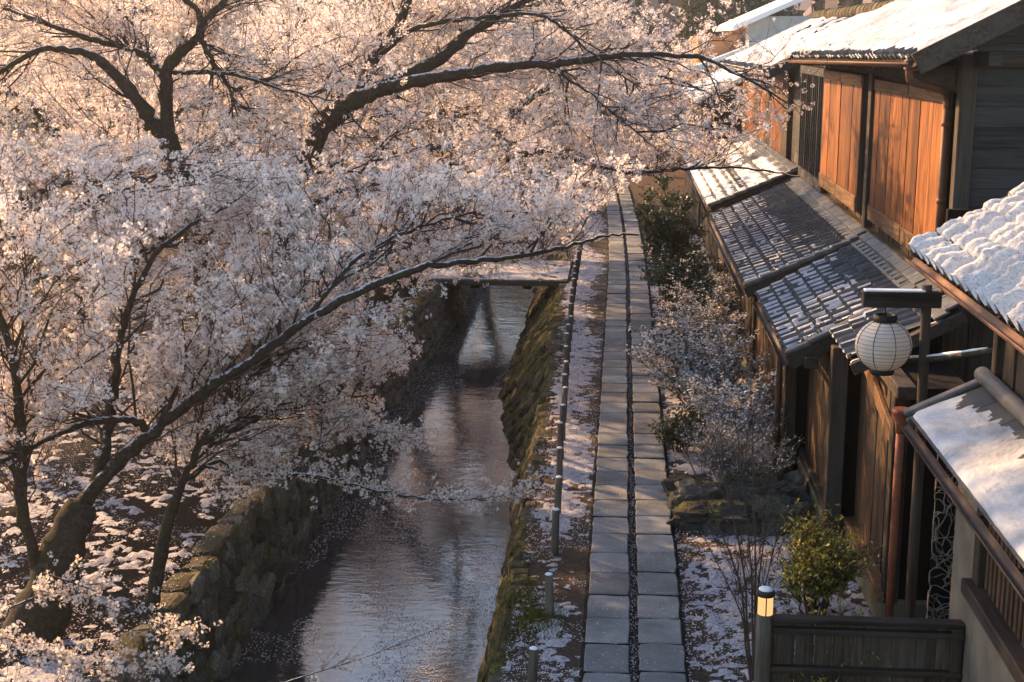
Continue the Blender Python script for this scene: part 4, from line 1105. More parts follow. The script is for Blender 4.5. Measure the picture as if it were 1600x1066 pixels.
# the near tree whose long snowy limb reaches over the water
cherry_tree('nearest cherry tree with a mossy leaning trunk and a long snow-lined limb over the water', (-6.2, 13.3, 0),
    [(-6.3, 13.25, -.3), (-6.18, 13.3, .05), (-5.98, 13.4, .54), (-5.81, 13.6, 1.12), (-5.7, 13.8, 1.42)], (.36, .17),
    [([(-5.85, 13.55, 1.0), (-5.62, 14.0, 1.56), (-5.2, 14.3, 1.98), (-4.7, 14.6, 2.39), (-4.07, 15.0, 2.78), (-3.54, 15.3, 3.17), (-2.74, 15.8, 3.54), (-2.21, 16.1, 3.68), (-1.67, 16.4, 3.7), (-.97, 16.7, 3.76), (-.46, 16.9, 3.87), (-.11, 17.0, 3.95), (.21, 17.2, 3.92)], .09, .012),
     ([(-5.12, 14.4, 2.04), (-5.22, 14.2, 2.25), (-5.55, 14.0, 2.3), (-5.96, 13.7, 2.19), (-6.34, 13.3, 2.03), (-6.61, 13.0, 2.0)], .05, .025),
     ([(-6.05, 13.4, .6), (-6.18, 13.4, 1.48), (-6.16, 13.4, 2.03), (-6.1, 13.3, 2.87), (-6.13, 13.2, 3.42), (-6.33, 13.2, 4.0)], .075, .03),
     ([(-5.62, 14.0, 1.56), (-5.62, 14.6, 2.26), (-5.68, 15.2, 3.01), (-5.39, 15.6, 3.84), (-4.81, 16.0, 4.31)], .08, .02),
     ([(-3.54, 15.3, 3.17), (-3.1, 15.9, 3.75), (-2.5, 16.6, 4.05), (-1.9, 17.4, 4.15)], .035, .012)],
    220, 1250, 5200, 9, .0185, 4, .95, top=4.9, bare=.85, gap=.4, thin=lambda P: rng.uniform(size=len(P)) < np.interp(P[:, 2], [1.0, 1.7, 2.4], [.3, .75, 1.0]))
# low shoots reaching over the water from the bank
cherry_tree('slim young cherry with a thin low shoot stretching across the water', (-5.22, 14.4, 0),
    [(-5.24, 14.4, -.1), (-5.22, 14.4, .05), (-5.14, 14.5, .5), (-5.06, 14.6, .92), (-4.95, 14.75, 1.3)], (.095, .06),
    [([(-4.98, 14.7, 1.2), (-4.83, 14.9, 1.59), (-4.59, 15.3, 2.09), (-4.13, 15.8, 2.59)], .055, .015),
     ([(-4.75, 15.05, 1.75), (-4.2, 15.6, 1.95), (-3.6, 16.3, 1.95), (-3.1, 17.1, 1.85)], .035, .01), ([(-4.8, 14.9, 1.6), (-4.6, 15.8, 1.7), (-4.4, 16.8, 1.65), (-4.0, 17.8, 1.6)], .035, .01),
     ([(-4.95, 14.8, 1.35), (-4.6, 15.1, 1.52), (-4.27, 15.0, 1.40), (-3.6, 15.0, 1.42), (-2.96, 15.1, 1.27), (-2.23, 15.2, 1.1), (-1.51, 15.4, 1.06), (-1.22, 15.5, 1.1)], .028, .006)],
    170, 850, 3200, 9, .0185, 4, .75, gap=.4, bare=.4)
# sparse sprigs that hang free on the low shoots (outside the kept-clear volume)
def sprigs(label, pts, r0, r1, n, per, size, base):
    t = thing('blossom_branch', label, 'branch', base)
    P = catmull(pts, len(pts) * 5); Vv, Fq = tubes(P[None], np.linspace(r0, r1, len(P))[None], 6); put('stem', np_mesh('stem', Vv, Fq, True), t, None, MT['bark'])
    B = sprout(P[3:], tans_of(P[None])[0][3:], n, .12, .5, .8, .8, .15, .4, 4)
    Vv, Fq = tubes(B, np.linspace(.004, .002, 4)[None] * np.ones((n, 1)), 3); stuff(put('twigs', np_mesh('twigs', Vv, Fq), t, None, MT['twig']))
    blossoms(np.vstack([B[:, -1], B[:, -2], B[::2, 1]]), size, t); return t
sprigs('thin blossoming shoot hanging low across the middle of the water', [(-4.7, 15.0, 1.5), (-4.27, 15.0, 1.40), (-3.6, 15.02, 1.40), (-2.96, 15.12, 1.25), (-2.3, 15.2, 1.1), (-1.6, 15.4, 1.05), (-1.22, 15.5, 1.08)], .014, .004, 170, 7, .0185, (-4.7, 15, 1.5))
sprigs('drooping blossom shoot over the water above the low thin one', [(-4.3, 15.8, 2.3), (-3.7, 16.1, 2.0), (-3.1, 16.3, 1.65), (-2.6, 16.4, 1.45)], .014, .004, 150, 7, .0185, (-4.3, 15.8, 2.3))
sprigs('bare-looking twig with few flowers slanting over the nearest water', [(-3.8, 12.4, -.1), (-3.14, 12.8, .0), (-2.59, 13.0, .12), (-2.09, 13.2, .26), (-1.72, 13.4, .36)], .009, .003, 16, 6, .0165, (-3.8, 12.4, -.1))
sprigs('blossoming shoot drooping in front of the stone wall', [(-5.6, 12.6, 1.1), (-5.2, 12.8, .85), (-4.8, 13.0, .5), (-4.45, 13.1, .3)], .01, .003, 40, 7, .0185, (-5.6, 12.6, 1.1))
sprigs('low flowering shoot crossing the lower left corner', [(-6.2, 11.9, .9), (-5.6, 12.1, .55), (-5.0, 12.2, .3), (-4.4, 12.4, .25)], .012, .004, 110, 7, .0185, (-6.2, 11.9, .9))
sprigs('flowering shoot standing before the mossy near trunk', [(-6.4, 12.4, .4), (-6.1, 12.5, .7), (-5.7, 12.7, .85), (-5.35, 12.9, .8)], .012, .004, 40, 7, .0185, (-6.4, 12.4, .4))

cherry_tree('cherry tree just outside the left edge sending arching limbs into view', (-9.2, 17, 0),
    [(-9.3, 16.9, -.1), (-9.1, 17, 1.0), (-9.0, 17.2, 2.0), (-8.9, 17.4, 2.5)], (.3, .16),
    [([(-8.9, 17.3, 2.3), (-8.5, 17.4, 2.7), (-8.16, 17.5, 2.91), (-7.84, 17.6, 3.11), (-7.21, 17.8, 3.3), (-6.47, 18.2, 3.49), (-5.6, 18.5, 3.6)], .09, .018),
     ([(-8.95, 17.3, 2.4), (-9.08, 18.0, 3.25), (-8.54, 18.5, 3.84), (-8.34, 18.7, 4.06), (-7.8, 19.0, 4.3), (-7.06, 19.5, 4.33), (-6.2, 20.0, 4.4)], .08, .018),
     ([(-8.9, 17.4, 2.5), (-8.2, 16.8, 3.4), (-7.4, 16.2, 4.0), (-6.6, 15.9, 4.3), (-5.7, 15.8, 4.6)], .07, .015)],
    200, 1100, 4600, 8, .017, 4, .9, top=5.0, bare=.5, gap=.38)
cherry_tree('tall cherry past the left edge, unseen high crown added to shade the small sheet roof', (-11.0, 21.0, 0),
    [(-11, 20.9, -.1), (-10.9, 21, 1.5), (-10.7, 21.1, 3.4), (-10.4, 21.1, 5.0)], (.34, .2),  # crown added above the view and shaped to shade the pent roof
    [([(-10.4, 21.1, 4.9), (-9.9, 20.8, 6.6), (-9.4, 20.3, 8.8), (-9.0, 19.8, 11.0)], .14, .03), ([(-10.4, 21.1, 4.9), (-9.9, 21.6, 6.8), (-9.3, 22.2, 9.2), (-8.8, 22.8, 11.4)], .14, .03),
     ([(-10.5, 21.1, 4.6), (-11.2, 21.8, 6.4), (-11.6, 22.6, 9.2), (-11.8, 23.4, 11.6)], .12, .03), ([(-10.5, 21.1, 4.6), (-11.0, 20.4, 6.4), (-11.3, 19.6, 9.2), (-11.4, 19, 11)], .12, .03)],
    260, 1000, 4200, 4, .034, 3, 1.3, top=11.8, gap=.2, bare=.4, thin=lambda P: P[:, 2] > 7.2)
cherry_tree('second cherry with a forked crooked trunk and spreading bare-barked limbs, upper left', (-6.95, 22.4, 0),
    [(-6.85, 22.3, -.1), (-6.9, 22.5, .9), (-6.94, 22.8, 2.71), (-7.18, 23, 3.57), (-7.48, 23, 4.17), (-7.6, 23, 4.69)], (.3, .17),
    [([(-7.58, 23, 4.6), (-7.83, 23, 4.89), (-8.06, 22.8, 5.37), (-8.48, 22.6, 5.92), (-8.83, 22.5, 6.08), (-9.35, 22.3, 6.13), (-9.96, 22, 5.78), (-10.62, 22, 5.49)], .13, .025),
     ([(-7.58, 23, 4.6), (-7.64, 23.2, 5.67), (-7.41, 23.3, 6.07), (-7.1, 23.4, 6.34), (-7.08, 23.4, 6.7), (-7.43, 23.4, 7.03)], .13, .04),
     ([(-7.09, 23.4, 6.45), (-6.63, 23.4, 6.92), (-6.12, 23.5, 7.34)], .07, .03),
     ([(-7.5, 23.2, 5.74), (-6.47, 22.8, 5.73), (-5.38, 22.4, 5.47), (-4.56, 22, 5.34)], .045, .012),
     ([(-7.6, 23.2, 5.6), (-8.13, 23.6, 6.02), (-8.62, 23.8, 6.18), (-9.36, 24, 6.34), (-9.86, 24, 6.51), (-10.91, 24.3, 6.82)], .09, .03),
     ([(-7.1, 23.4, 6.4), (-6.82, 23.1, 5.99), (-6.56, 22.9, 5.63), (-6.3, 22.7, 5.22)], .05, .02),
     ([(-7.0, 22.85, 3.0), (-6.3, 22.3, 3.7), (-5.4, 21.6, 4.1), (-4.5, 21, 4.3), (-3.6, 20.5, 4.35)], .07, .015),
     ([(-6.93, 22.7, 2.2), (-6.0, 21.6, 2.4), (-5.1, 20.6, 2.3), (-4.3, 19.8, 2.1), (-3.6, 19.3, 1.9)], .06, .012),
     ([(-6.95, 22.8, 2.6), (-7.6, 22.0, 3.2), (-8.3, 21.2, 3.6), (-9.0, 20.6, 3.8)], .06, .015)],
    300, 1400, 6000, 7, .0175, 4, 1.0, bare=.92, top=7.5)
cherry_tree('big leaning cherry whose thick trunk slants across the top of the photo', (-6.4, 24, 0),
    [(-6.45, 24, -.2), (-6.18, 24, 1.61), (-6.02, 24, 2.87), (-5.81, 24.2, 3.65), (-5.53, 24.3, 4.32), (-5.33, 24.5, 4.81), (-4.9, 24.58, 5.1)], (.3, .2),
    [([(-5.2, 24.5, 4.85), (-4.78, 24.6, 5.19), (-4.28, 24.7, 5.43), (-3.58, 24.9, 5.76), (-3.16, 25, 6.01), (-2.76, 25.2, 6.39), (-2.34, 25.4, 6.63), (-1.76, 25.6, 6.97), (-.88, 26, 7.43)], .18, .05),
     ([(-4.28, 24.7, 5.43), (-3.42, 24.4, 5.6), (-2.73, 24.2, 5.7), (-1.89, 24, 5.86), (-1.27, 23.8, 5.87), (-.66, 23.6, 5.95), (.27, 23.4, 6.05), (1.2, 23.2, 5.98), (1.9, 22.9, 5.7), (2.6, 22.6, 5.3)], .13, .015),
     ([(-4.78, 24.6, 5.19), (-4.41, 25, 5.97), (-4.01, 25.3, 6.56), (-3.86, 25.5, 7.03)], .11, .06),
     ([(-4.45, 24.95, 5.85), (-3.87, 24.6, 6.34), (-3.29, 24.4, 6.55), (-2.56, 24.2, 6.64), (-1.56, 24, 6.7), (-1.07, 23.8, 6.5), (-.53, 23.5, 6.07), (.17, 23.3, 5.58)], .06, .01),
     ([(-6.0, 24, 2.8), (-5.3, 23.4, 3.5), (-4.4, 22.8, 3.9), (-3.5, 22.4, 4.0), (-2.5, 22, 4.1)], .08, .015),
     ([(-1.27, 23.8, 5.87), (-.7, 23.5, 5.5), (0, 23, 5.0), (.6, 22.8, 4.5)], .03, .008),
     ([(-5.6, 24.3, 4.2), (-5.3, 25.2, 4.7), (-4.4, 26.2, 4.9), (-3.2, 27.2, 4.9)], .07, .015)],
    320, 1400, 6000, 7, .0175, 4, 1.05, thin=right_thin, bare=.92, top=7.8)
cherry_tree('cherry leaning over the water with a dark limb reaching across to the tiled roof', (-5.5, 29, 0),
    [(-5.55, 29, -.2), (-5.1, 29, .8), (-4.46, 29, 1.79), (-4.18, 29, 2.2), (-3.79, 29.2, 2.65), (-3.13, 29.4, 3.52)], (.27, .15),
    [([(-3.2, 29.4, 3.45), (-2.28, 29, 3.89), (-1.59, 28.5, 4.03), (-1.05, 28, 3.97), (-.75, 27.5, 3.95), (-.14, 27, 3.82), (.46, 26.5, 3.84), (1.04, 26, 3.94), (1.84, 25.6, 4.01), (2.61, 25.3, 3.97), (3.14, 25, 3.91)], .09, .012),
     ([(-3.2, 29.4, 3.45), (-3.26, 28.5, 4.15), (-3.49, 27, 4.24), (-3.73, 26, 4.22), (-4.28, 25, 4.18)], .1, .02),
     ([(-3.2, 29.4, 3.45), (-2.33, 29.6, 4.72), (-1.41, 30, 5.37), (-.33, 30.5, 5.63), (1.2, 30.6, 5.4), (2.3, 30.4, 4.9)], .1, .012),
     ([(-4.2, 29, 2.2), (-3.5, 30.2, 2.0), (-2.7, 31.2, 1.75), (-2.0, 32, 1.5), (-1.3, 32.6, 1.4)], .05, .012),
     ([(-3.5, 29.3, 3.1), (-2.4, 30.5, 3.0), (-1.2, 31.5, 3.0), (0, 32.5, 3.4), (1.0, 33, 3.7)], .06, .012)],
    280, 1200, 4800, 7, .0185, 4, 1.05, thin=right_thin, bare=.8)

# the rows behind: each with its own crooked skeleton
def generic_tree(label, x, y, h, lean, seed, n2, n3, n4, per, size, dens, spread=1.2, thin=None, nl=6, top=9.5):
    r = random.Random(seed)
    tr = [(x, y, -.1), (x + lean * .15, y + r.uniform(-.1, .1), h * .15), (x + lean * .4, y + r.uniform(-.2, .2), h * .35), (x + lean * .6, y + r.uniform(-.3, .3), h * .5)]
    limbs = []
    for k in range(nl):
        a = 2 * math.pi * (k + r.uniform(-.3, .3)) / nl; s = r.randrange(2, 4); p = tr[s]; L = h * r.uniform(.45, .7)
        dx, dy = math.cos(a), math.sin(a); rise = r.uniform(.25, .8)
        pts = [p]
        for q in (.3, .55, .8, 1.0):
            pts.append((p[0] + dx * L * q + r.uniform(-.15, .15) + lean * .2 * q, p[1] + dy * L * q + r.uniform(-.15, .15), p[2] + L * rise * (q ** .7) + r.uniform(-.1, .1)))
        limbs.append((pts, .12, .02))
    return cherry_tree(label, (x, y, 0), tr, (.27, .17), limbs, n2, n3, n4, per, size, dens, spread, None, thin, top)
generic_tree('cherry in the second row with its stem showing at the far upper left', -11.2, 28, 7.0, .3, 1, 220, 800, 4200, 4, .023, 3, top=7.3)
generic_tree('cherry past the bridge filling the blossom above the far water', -5.4, 34, 6.2, 2.2, 3, 260, 1000, 4600, 4, .022, 3, 1.3, right_thin, 8, 4.0)
generic_tree('far cherry whose blossom veils the end of the path', -5.8, 43, 7.0, 1.6, 4, 240, 900, 4200, 4, .026, 3, 1.35, right_thin, 6, 6.0)
generic_tree('cherry standing behind the big leaning one on the left bank', -10.2, 34, 7.0, .3, 5, 220, 800, 4000, 4, .024, 3, 1.3, top=7.2)
generic_tree('distant cherry in the second row, pale in the warm haze', -11.5, 40, 8.0, .5, 6, 200, 700, 3400, 4, .028, 3, 1.4)
generic_tree('farthest canal-side cherry closing the view up the water', -5.5, 54, 7.6, 1.2, 7, 200, 700, 3200, 4, .032, 3, 1.5, right_thin)
generic_tree('cherry of the third row at the upper left, behind all others', -17, 34, 8.6, .2, 8, 200, 700, 3400, 4, .028, 3, 1.5)
generic_tree('cherry of the third row seen between the upper left limbs', -16.5, 46, 8.8, .4, 9, 200, 700, 3000, 4, .034, 3, 1.6)
generic_tree('cherry at the far back, left of the last houses', -10, 58, 8.8, .5, 10, 200, 700, 2800, 4, .038, 3, 1.6)
generic_tree('cherry at the far back between the path and the dark evergreen', 1.2, 66, 7.5, -.8, 11, 160, 600, 2200, 4, .038, 3, 1.5)
print('flowers', N_FLOWERS)

# ---------------------------------------------------------------- shrubs
def leaves(C, Nn, length, width):
    n = len(C); a = unit(np.cross(Nn, rand_unit(n))); b = np.cross(Nn, a)
    L = length * rng.uniform(.7, 1.3, n)[:, None]; Wd = width * rng.uniform(.7, 1.3, n)[:, None]
    V = np.stack([C, C + a * L * .5 + b * Wd * .5 + Nn * L * .08, C + a * L, C + a * L * .5 - b * Wd * .5 + Nn * L * .08], 1)
    return V.reshape(-1, 3), (np.arange(n) * 4)[:, None] + np.arange(4)[None]
def shrub(name, label, base, rad, h, n_stem, n_tw, n_leaf, mat, leaf=(.05, .025), tw_mat='brown_twig', group=None, snow=0, shape=.6, cat='shrub'):
    t = thing(name, label, cat, base, group); b = np.array(base, float)
    d = unit(rng.normal(size=(n_stem, 3)) * np.array([1, 1, 0]) + 0)
    end = b + d * np.array(rad + (0,) if isinstance(rad, tuple) else (rad, rad, 0)) * rng.uniform(.2, .95, (n_stem, 1)) + np.array([0, 0, 1]) * h * rng.uniform(.55, 1.0, (n_stem, 1)) * (1 - .35 * rng.uniform(size=(n_stem, 1)))
    tt = np.linspace(0, 1, 6)[None, :, None]; st = b + d[:, None] * .08
    P = st + (end[:, None] - st) * np.concatenate([tt ** 1.4, tt ** 1.4, tt ** .8], 2); P[:, 1:-1] += rng.normal(size=P[:, 1:-1].shape) * .03
    Vs, Fs = tubes(P, np.linspace(.014, .005, 6)[None] * np.ones((n_stem, 1)), 5)
    B = sprout(P[:, 2:].reshape(-1, 3), tans_of(P)[:, 2:].reshape(-1, 3), n_tw, .12, .42, .6, .9, .25, .4, 4)
    B = B[B[:, -1, 2] > .02]
    Vt, Ft = tubes(B, np.linspace(.005, .0022, 4)[None] * np.ones((len(B), 1)), 3)
    stuff(put('stems', np_mesh('stems', np.vstack([Vs, Vt]), np.vstack([Fs, Ft + len(Vs)]), True), t, None, MT[tw_mat]))
    if n_leaf:
        i = rng.integers(0, len(B), n_leaf); f = rng.uniform(.2, 1.05, n_leaf)[:, None] * 2.999; k = np.minimum(f.astype(int)[:, 0], 2); f = f - k[:, None]
        C = B[i, k] * (1 - f) + B[i, np.minimum(k + 1, 3)] * f + rng.normal(size=(n_leaf, 3)) * .015
        Nn = unit(rand_unit(n_leaf) + np.array([0, 0, .7]))
        Vv, Fq = leaves(C, Nn, leaf[0], leaf[1]); stuff(put('leaves', np_mesh('leaves', Vv, Fq), t, None, MT[mat]))
        if snow:
            j = rng.choice(n_leaf, int(n_leaf * snow), replace=False); C2 = C[j] + np.array([0, 0, .012])
            top = C2[:, 2] > np.quantile(C2[:, 2], .25); C2 = C2[top]
            Vv, Fq = leaves(C2, unit(rand_unit(len(C2)) * .4 + np.array([0, 0, 1])), leaf[0] * .9, leaf[1] * 1.1); stuff(put('snow', np_mesh('snow', Vv, Fq), t, None, MT['snow']))
    return t
shrub('evergreen_shrub', 'tall dark evergreen shrub beside the far path', (1.3, 34.0, 0), .95, 3.0, 32, 1200, 15000, 'leaf_dark', (.08, .04), snow=.04)
shrub('evergreen_shrub', 'rounded dark evergreen shrub in front of the tall one by the path', (1.4, 30.4, 0), .9, 2.0, 28, 900, 11000, 'leaf_dark', (.075, .038), snow=.08)
shrub('frosted_shrub', 'grey-green snow-dusted shrub against the boarded wall', (1.55, 25.6, 0), .9, 1.9, 30, 1000, 11000, 'leaf_frost', (.06, .03), snow=.35)
shrub('evergreen_shrub', 'dark green shrub between the dusted shrubs and the tall evergreen', (1.7, 27.8, 0), .75, 1.6, 22, 700, 7500, 'leaf_dark', (.07, .035), snow=.15)
shrub('frosted_shrub', 'wide snow-dusted shrub spilling over the path edge', (1.35, 22.4, 0), 1.0, 1.85, 36, 1100, 14000, 'leaf_frost', (.065, .034), snow=.45)
shrub('frosted_shrub', 'snow-dusted twiggy shrub above the garden rocks', (1.75, 20.0, 0), .8, 1.45, 30, 700, 8500, 'leaf_frost', (.06, .03), 'pale_twig', snow=.45)
shrub('evergreen_shrub', 'low dark green shrub peeping out at the slab edge', (.95, 21.0, 0), .4, .55, 14, 300, 3000, 'leaf_dark', (.06, .03), snow=.03)
shrub('bare_shrub', 'pale leafless twiggy shrub over the garden rocks', (1.6, 18.2, .2), .75, 1.05, 24, 700, 3500, 'leaf_frost', (.042, .022), 'pale_twig')
shrub('leafy_bush', 'yellow-green leafy bush behind the board fence', (2.22, 14.6, 0), .5, 1.15, 26, 700, 5200, 'leaf_yellow', (.06, .026))
shrub('leafy_bush', 'small golden-leaved plant just behind the fence rail', (2.2, 12.75, 0), .5, .9, 12, 160, 700, 'leaf_yellow', (.07, .03))
shrub('leafy_bush', 'low green plant showing under the bottom fence rail', (1.85, 11.9, 0), .3, .42, 10, 120, 700, 'leaf_yellow', (.06, .026))
# slender leafless sapling by the bollard
sp = thing('bare_sapling', 'slender leafless sapling with forked brown stems beside the stone path', 'sapling', (1.4, 13.0, 0))
stems = []
for (ex, ey, ez) in ((.72, 13.9, 2.1), (.98, 13.8, 2.35), (1.2, 13.6, 2.45), (1.34, 13.5, 2.5), (1.55, 13.4, 2.1), (1.66, 13.5, 1.55), (.92, 13.5, 1.3)):
    a = np.array([1.4 + random.uniform(-.03, .03), 13.0, 0]); e = np.array([ex, ey, ez]); mid = a + (e - a) * .45 + np.array([(1.38 - ex) * .18, -.05, .12])
    stems.append(catmull([a, a + (mid - a) * .5, mid, e], 12))
S = np.array(stems); Vs, Fs = tubes(S, np.linspace(.016, .005, 12)[None] * np.ones((len(S), 1)), 6)
for i in range(len(S)):
    put('stem', np_mesh('stem', *tubes(S[i:i + 1], np.linspace(.016, .005, 12)[None], 6), True), sp, None, MT['brown_twig'])
B = sprout(S[:, 5:].reshape(-1, 3), tans_of(S)[:, 5:].reshape(-1, 3), 110, .15, .5, 1.0, .6, .3, .3, 5)
B2_ = sprout(B[:, 2:].reshape(-1, 3), tans_of(B)[:, 2:].reshape(-1, 3), 220, .08, .25, .9, .7, .25, .3, 4)
Va, Fa = tubes(B, np.linspace(.005, .002, 5)[None] * np.ones((len(B), 1)), 3); Vb, Fb = tubes(B2_, np.linspace(.003, .0015, 4)[None] * np.ones((len(B2_), 1)), 3)
stuff(put('twigs', np_mesh('twigs', np.vstack([Va, Vb]), np.vstack([Fa, Fb + len(Va)])), sp, None, MT['brown_twig']))
# dry ivy net on the dark side of the near house
iv = thing('dry_ivy', 'pale dry ivy netting the dark wall beside the dark downpipe', 'ivy', (3.3, 13.6, 0))
box('trellis', 3.2, 3.62, 13.62, 13.64, .1, 2.5, MT['black'], iv)
paths = []
for i in range(110):
    p = np.array([random.uniform(3.2, 3.6), 13.58, random.uniform(.1, 2.2)]); a = random.uniform(.3, 2.8); q = [p]
    for k in range(7):
        a += random.uniform(-.9, .9); p = p + np.array([math.cos(a) * .07, random.uniform(-.015, .015), math.sin(a) * .07]); p[0] = np.clip(p[0], 3.18, 3.62); p[2] = np.clip(p[2], .05, 2.4); p[1] = np.clip(p[1], 13.55, 13.6); q.append(p)
    paths.append(q)
Vv, Fq = tubes(np.array(paths), np.linspace(.008, .004, 8)[None] * np.ones((110, 1)), 4); stuff(put('vines', np_mesh('vines', Vv, Fq, True), iv, None, MT['pale_twig']))

# ---------------------------------------------------------------- garden rocks
rock_spots = [(1.05, 17.6, .36, .3, .2), (1.55, 17.55, .42, .3, .24), (2.1, 17.6, .38, .32, .3), (1.2, 18.15, .45, .3, .34), (1.85, 18.2, .5, .32, .4), (2.3, 18.3, .3, .3, .36), (1.0, 18.6, .3, .28, .26)]
rlab = ['flat rock nearest the slabs, left of the front row', 'middle rock of the front row edging the snow', 'right rock of the front row by the boarded wall', 'long rock behind the front row, under the bare shrub', 'largest layered rock under the pale twigs', 'rock wedged against the house plinth', 'small rock at the slab edge behind the others']
import bmesh
for i, (x, y, a, b, c) in enumerate(rock_spots):
    bm = bmesh.new(); bmesh.ops.create_icosphere(bm, subdivisions=4, radius=1)
    r = random.Random(300 + i); of = r.uniform(0, 50)
    for v in bm.verts:
        n = float(fbm(np.array(v.co.x * 2.2 + of), np.array(v.co.y * 2.2 + v.co.z * 3.4 + of), 7, 4)); k = .55 + .9 * n + .05 * (math.floor(v.co.z * 3 + of) % 2)
        v.co = Vector((np.sign(v.co.x) * abs(v.co.x) ** .7 * a * k, np.sign(v.co.y) * abs(v.co.y) ** .7 * b * k, np.sign(v.co.z) * abs(v.co.z) ** .6 * c * k))
    me = bpy.data.meshes.new('rock'); bm.to_mesh(me); bm.free()
    o = put('garden_rock', me, None, T(x, y, c * .35), MT['rock']); tag(o, rlab[i], 'rock', 'rocks edging the garden bed')

# ---------------------------------------------------------------- grass and moss tufts on the bank
def tuft(name, label, spots, n, hgt, mat='grass'):
    C = np.repeat(np.array(spots), n, 0) + rng.normal(size=(len(spots) * n, 3)) * np.array([.11, .16, 0])
    N = unit(rng.normal(size=C.shape) * np.array([.5, .5, 0]) + np.array([0, 0, 1])); m = len(C); side = unit(np.cross(N, rand_unit(m)))
    h = hgt * rng.uniform(.4, 1.2, m)[:, None]
    V = np.stack([C + side * .006, C - side * .006, C + N * h], 1).reshape(-1, 3)
    o = put(name, np_mesh(name, V, (np.arange(m) * 3)[:, None] + np.arange(3)[None]), None, None, MT[mat]); o['label'] = label; o['category'] = 'grass'; return stuff(o)
sp_ = [(-.78 + rng.normal() * .08, 14.45 + rng.normal() * .12, 0) for _ in range(10)] + [(-1.05 + rng.normal() * .08, 14.6 + rng.normal() * .5, 0) for _ in range(14)]
tuft('moss_tuft', 'yellow-green moss and grass round the second fence post', sp_, 60, .1)
sp_ = [(float(right_top(y)) + rng.uniform(-.02, .12), y, -.02) for y in rng.uniform(12, 36, 150)] + [(float(right_top(y)) * t + float(right_foot(y)) * (1 - t), y, WATER + 1.5 * t) for y, t in zip(rng.uniform(29, 36, 130), rng.uniform(.45, 1, 130))]
tuft('bank_grass', 'thin grass and moss along the top of the sloping stone wall', sp_, 24, .06)
sp_ = [(float(left_edge(y)) - .2 + rng.normal() * .06, y, 0) for y in rng.uniform(11, 34, 70)]
tuft('bank_grass', 'moss and grass along the edge of the tall wall under the trees', sp_, 30, .06)

# ---------------------------------------------------------------- fallen petals
def petals(name, label, X, Y, Z, size, tilt=.35, mat='petal'):
    n = len(X); C = np.stack([X, Y, Z], -1); N = unit(rand_unit(n) * tilt + np.array([0, 0, 1]))
    Vv, Fq = leaves(C, N, size, size * .8); o = put(name, np_mesh(name, Vv, Fq), None, None, MT[mat]); o['label'] = label; o['category'] = 'petals'; return stuff(o)
def scatter(n, x0, x1, y0, y1, thr=.0, sc=2.0, seed=1, aniso=1.0):
    X = rng.uniform(x0, x1, n); Y = y0 + (y1 - y0) * rng.uniform(0, 1, n) ** 1.25
    k = fbm(X * sc, Y * sc * aniso, seed) > thr; return X[k], Y[k]
X, Y = scatter(38000, -4.9, -1.3, 11, 48, .42, 1.2, 91, .5); k = (X > left_edge(Y)) & (X < right_foot(Y) + .05); X, Y = X[k], Y[k]
petals('floating_petals', 'white petals scattered over the dark water', X, Y, np.full(len(X), WATER + .006), .027, .08)
X, Y = scatter(52000, -11, -5.1, 10.5, 34, .36, 1.5, 92)
petals('fallen_petals', 'petals littering the snowy ground under the left trees', X, Y, np.full(len(X), .02) + rng.uniform(0, .03, len(X)), .02)
X, Y = scatter(20000, -1.3, -.33, 10.5, 42, .42, 2.2, 93); k = X > right_top(Y) + .05
petals('fallen_petals', 'petals on the earth strip between posts and slabs', X[k], Y[k], np.full(k.sum(), .012) + rng.uniform(0, .03, k.sum()), .02)
X, Y = scatter(26000, .76, 2.6, 10.5, 30, .4, 2.0, 94)
petals('fallen_petals', 'petals and snow crumbs on the strip beside the houses', X, Y, np.full(len(X), .012) + rng.uniform(0, .045, len(X)), .021)
X, Y = scatter(1500, -.3, .73, 10.5, 40, .35, 2.0, 95)
petals('fallen_petals', 'few petals lying on the granite slabs', X, Y, np.full(len(X), .098), .018, .15)
X = .213 + rng.normal(size=2600) * .03; Y = 10.5 + 34 * rng.uniform(0, 1, 2600) ** 1.2
petals('fallen_petals', 'petals caught in the gap between the two slab rows', X + bend(Y), Y, np.full(len(X), .015) + rng.uniform(0, .02, len(X)), .018)

# ---------------------------------------------------------------- far end of the street
fb = thing('snowy_house', 'pale far house with a snowy roof beyond the timber roofs', 'house', (9, 66, 0))
box('wall', 5.2, 12, 60, 72, 0, 7.2, MT['white_wall'], fb); Roof(4.4, 6.8, 8.6, 8.6, 59, 73).deck('roof', MT['snow'], fb, .2)
fo = thing('snowy_house', 'small ochre-walled house lit by the sun at the street end', 'house', (3.2, 64, 0))
box('wall', 3.2, 5.0, 62, 70, 0, 6.4, MT['warm_wall'], fo); Roof(2.6, 5.0, 5.2, 6.0, 60.5, 71).deck('roof', MT['snow'], fo, .2)
fd = thing('snowy_house', 'low far house with a snow-covered lower roof near the path end', 'house', (3.5, 52, 0))
box('wall', 2.6, 7, 47, 58, 0, 4.4, MT['dark_y'], fd); Roof(1.7, 2.6, 3.4, 3.4, 46.8, 58).deck('lower_roof', MT['snow'], fd, .12); Roof(2.3, 4.3, 5.5, 5.9, 46.8, 58).deck('upper_roof', MT['snow'], fd, .12)
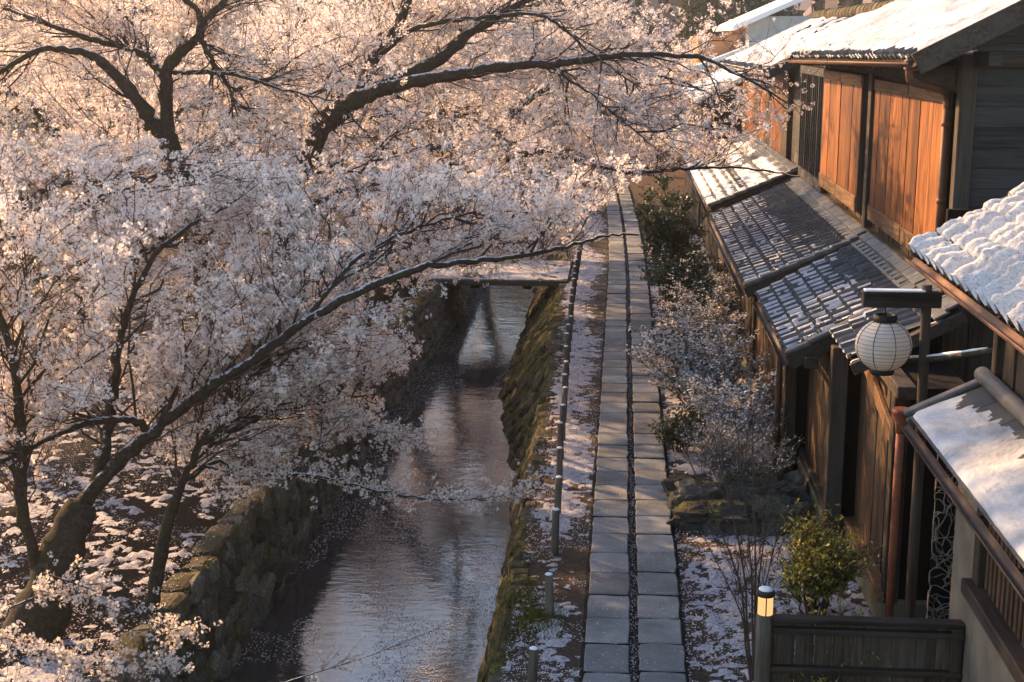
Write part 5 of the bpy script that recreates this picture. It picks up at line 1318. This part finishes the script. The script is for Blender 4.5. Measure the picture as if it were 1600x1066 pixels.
def far_tree(label, x, y, h, w, n, mat):
    t = thing('evergreen_tree', label, 'tree', (x, y, 0))
    tube_obj('trunk', [(x, y, 0), (x + .1, y, h * .5), (x, y, h * .9)], .25, MT['bark'], t, 8, 6, .05)
    d = rand_unit(n) * (rng.uniform(.3, 1, n) ** .4)[:, None]; lump = .75 + .5 * fbm(d[:, 0] * 3 + x, d[:, 2] * 3 + d[:, 1] * 2, 5)
    C = np.array([x, y, h * .6]) + d * np.array([w, w, h * .42]) * lump[:, None]
    Vv, Fq = leaves(C, unit(d + .6 * rand_unit(n)), .22, .13); stuff(put('crown', np_mesh('crown', Vv, Fq), t, None, MT[mat])); return t
far_tree('dark round evergreen rising behind the far snowy roofs', 6.2, 78, 11, 3.2, 9000, 'forest')
far_tree('dark evergreen left of the far path end', -4, 84, 10, 4.0, 8000, 'forest')
far_tree('tall evergreen far behind the left blossom', -22, 66, 13, 4.5, 8000, 'forest')
# wooded hill closing the view
hx = np.linspace(-260, 200, 60); hy = np.linspace(92, 330, 30); HX, HY = np.meshgrid(hx, hy, indexing='ij')
HZ = np.clip((HY - 92) / 90, 0, 1) ** .8 * (22 + 14 * fbm(HX * .012, HY * .012, 5)) * (.55 + .45 * fbm(HX * .03 + 4, HY * .03, 6)) - .5
hm = Mat('wooded_hillside'); hv = hm.coords('World'); hn = hm.noise(hv, .5, 6, .7)
MT['hill'] = hm.done(hm.ramp(hn, [(.3, (.03, .028, .018)), (.6, (.09, .075, .05)), (.8, (.16, .12, .1))]), .95, hm.bump(hn, 1, .5), .1)
o = grid_mesh('hill', np.stack([HX, HY, HZ], -1), np.ones(HX.shape, bool), None, MT['hill']); o['kind'] = 'structure'
n = 26000; ix = rng.uniform(-200, 150, n); iy = rng.uniform(95, 190, n)
iz = np.clip((iy - 92) / 90, 0, 1) ** .8 * (22 + 14 * fbm(ix * .012, iy * .012, 5)) * (.55 + .45 * fbm(ix * .03 + 4, iy * .03, 6)) + rng.uniform(0, 5, n)
Vv, Fq = leaves(np.stack([ix, iy, iz], -1), rand_unit(n), 1.6, 1.1); o = put('woodland', np_mesh('woodland', Vv, Fq), None, None, MT['far_leaf']); o['label'] = 'wooded hillside behind everything'; o['category'] = 'wood'; stuff(o)

# ---------------------------------------------------------------- thin morning haze
hz = Mat('morning_haze'); pv = hz.node('ShaderNodeVolumePrincipled'); pv.inputs['Density'].default_value = .0015; pv.inputs['Color'].default_value = (.95, .93, .9, 1); pv.inputs['Anisotropy'].default_value = .85
hz.link(pv.outputs[0], hz.out.inputs['Volume'])
hb = stuff(put('haze', py_mesh('haze', [(x, y, z) for x in (-950, 950) for y in (-70, 950) for z in (-4, 62)], [(0, 1, 3, 2), (4, 6, 7, 5), (0, 4, 5, 1), (2, 3, 7, 6), (0, 2, 6, 4), (1, 5, 7, 3)]), None, None, hz.m))
hb['label'] = 'thin warm morning haze lying over the canal and street'; hb['category'] = 'haze'
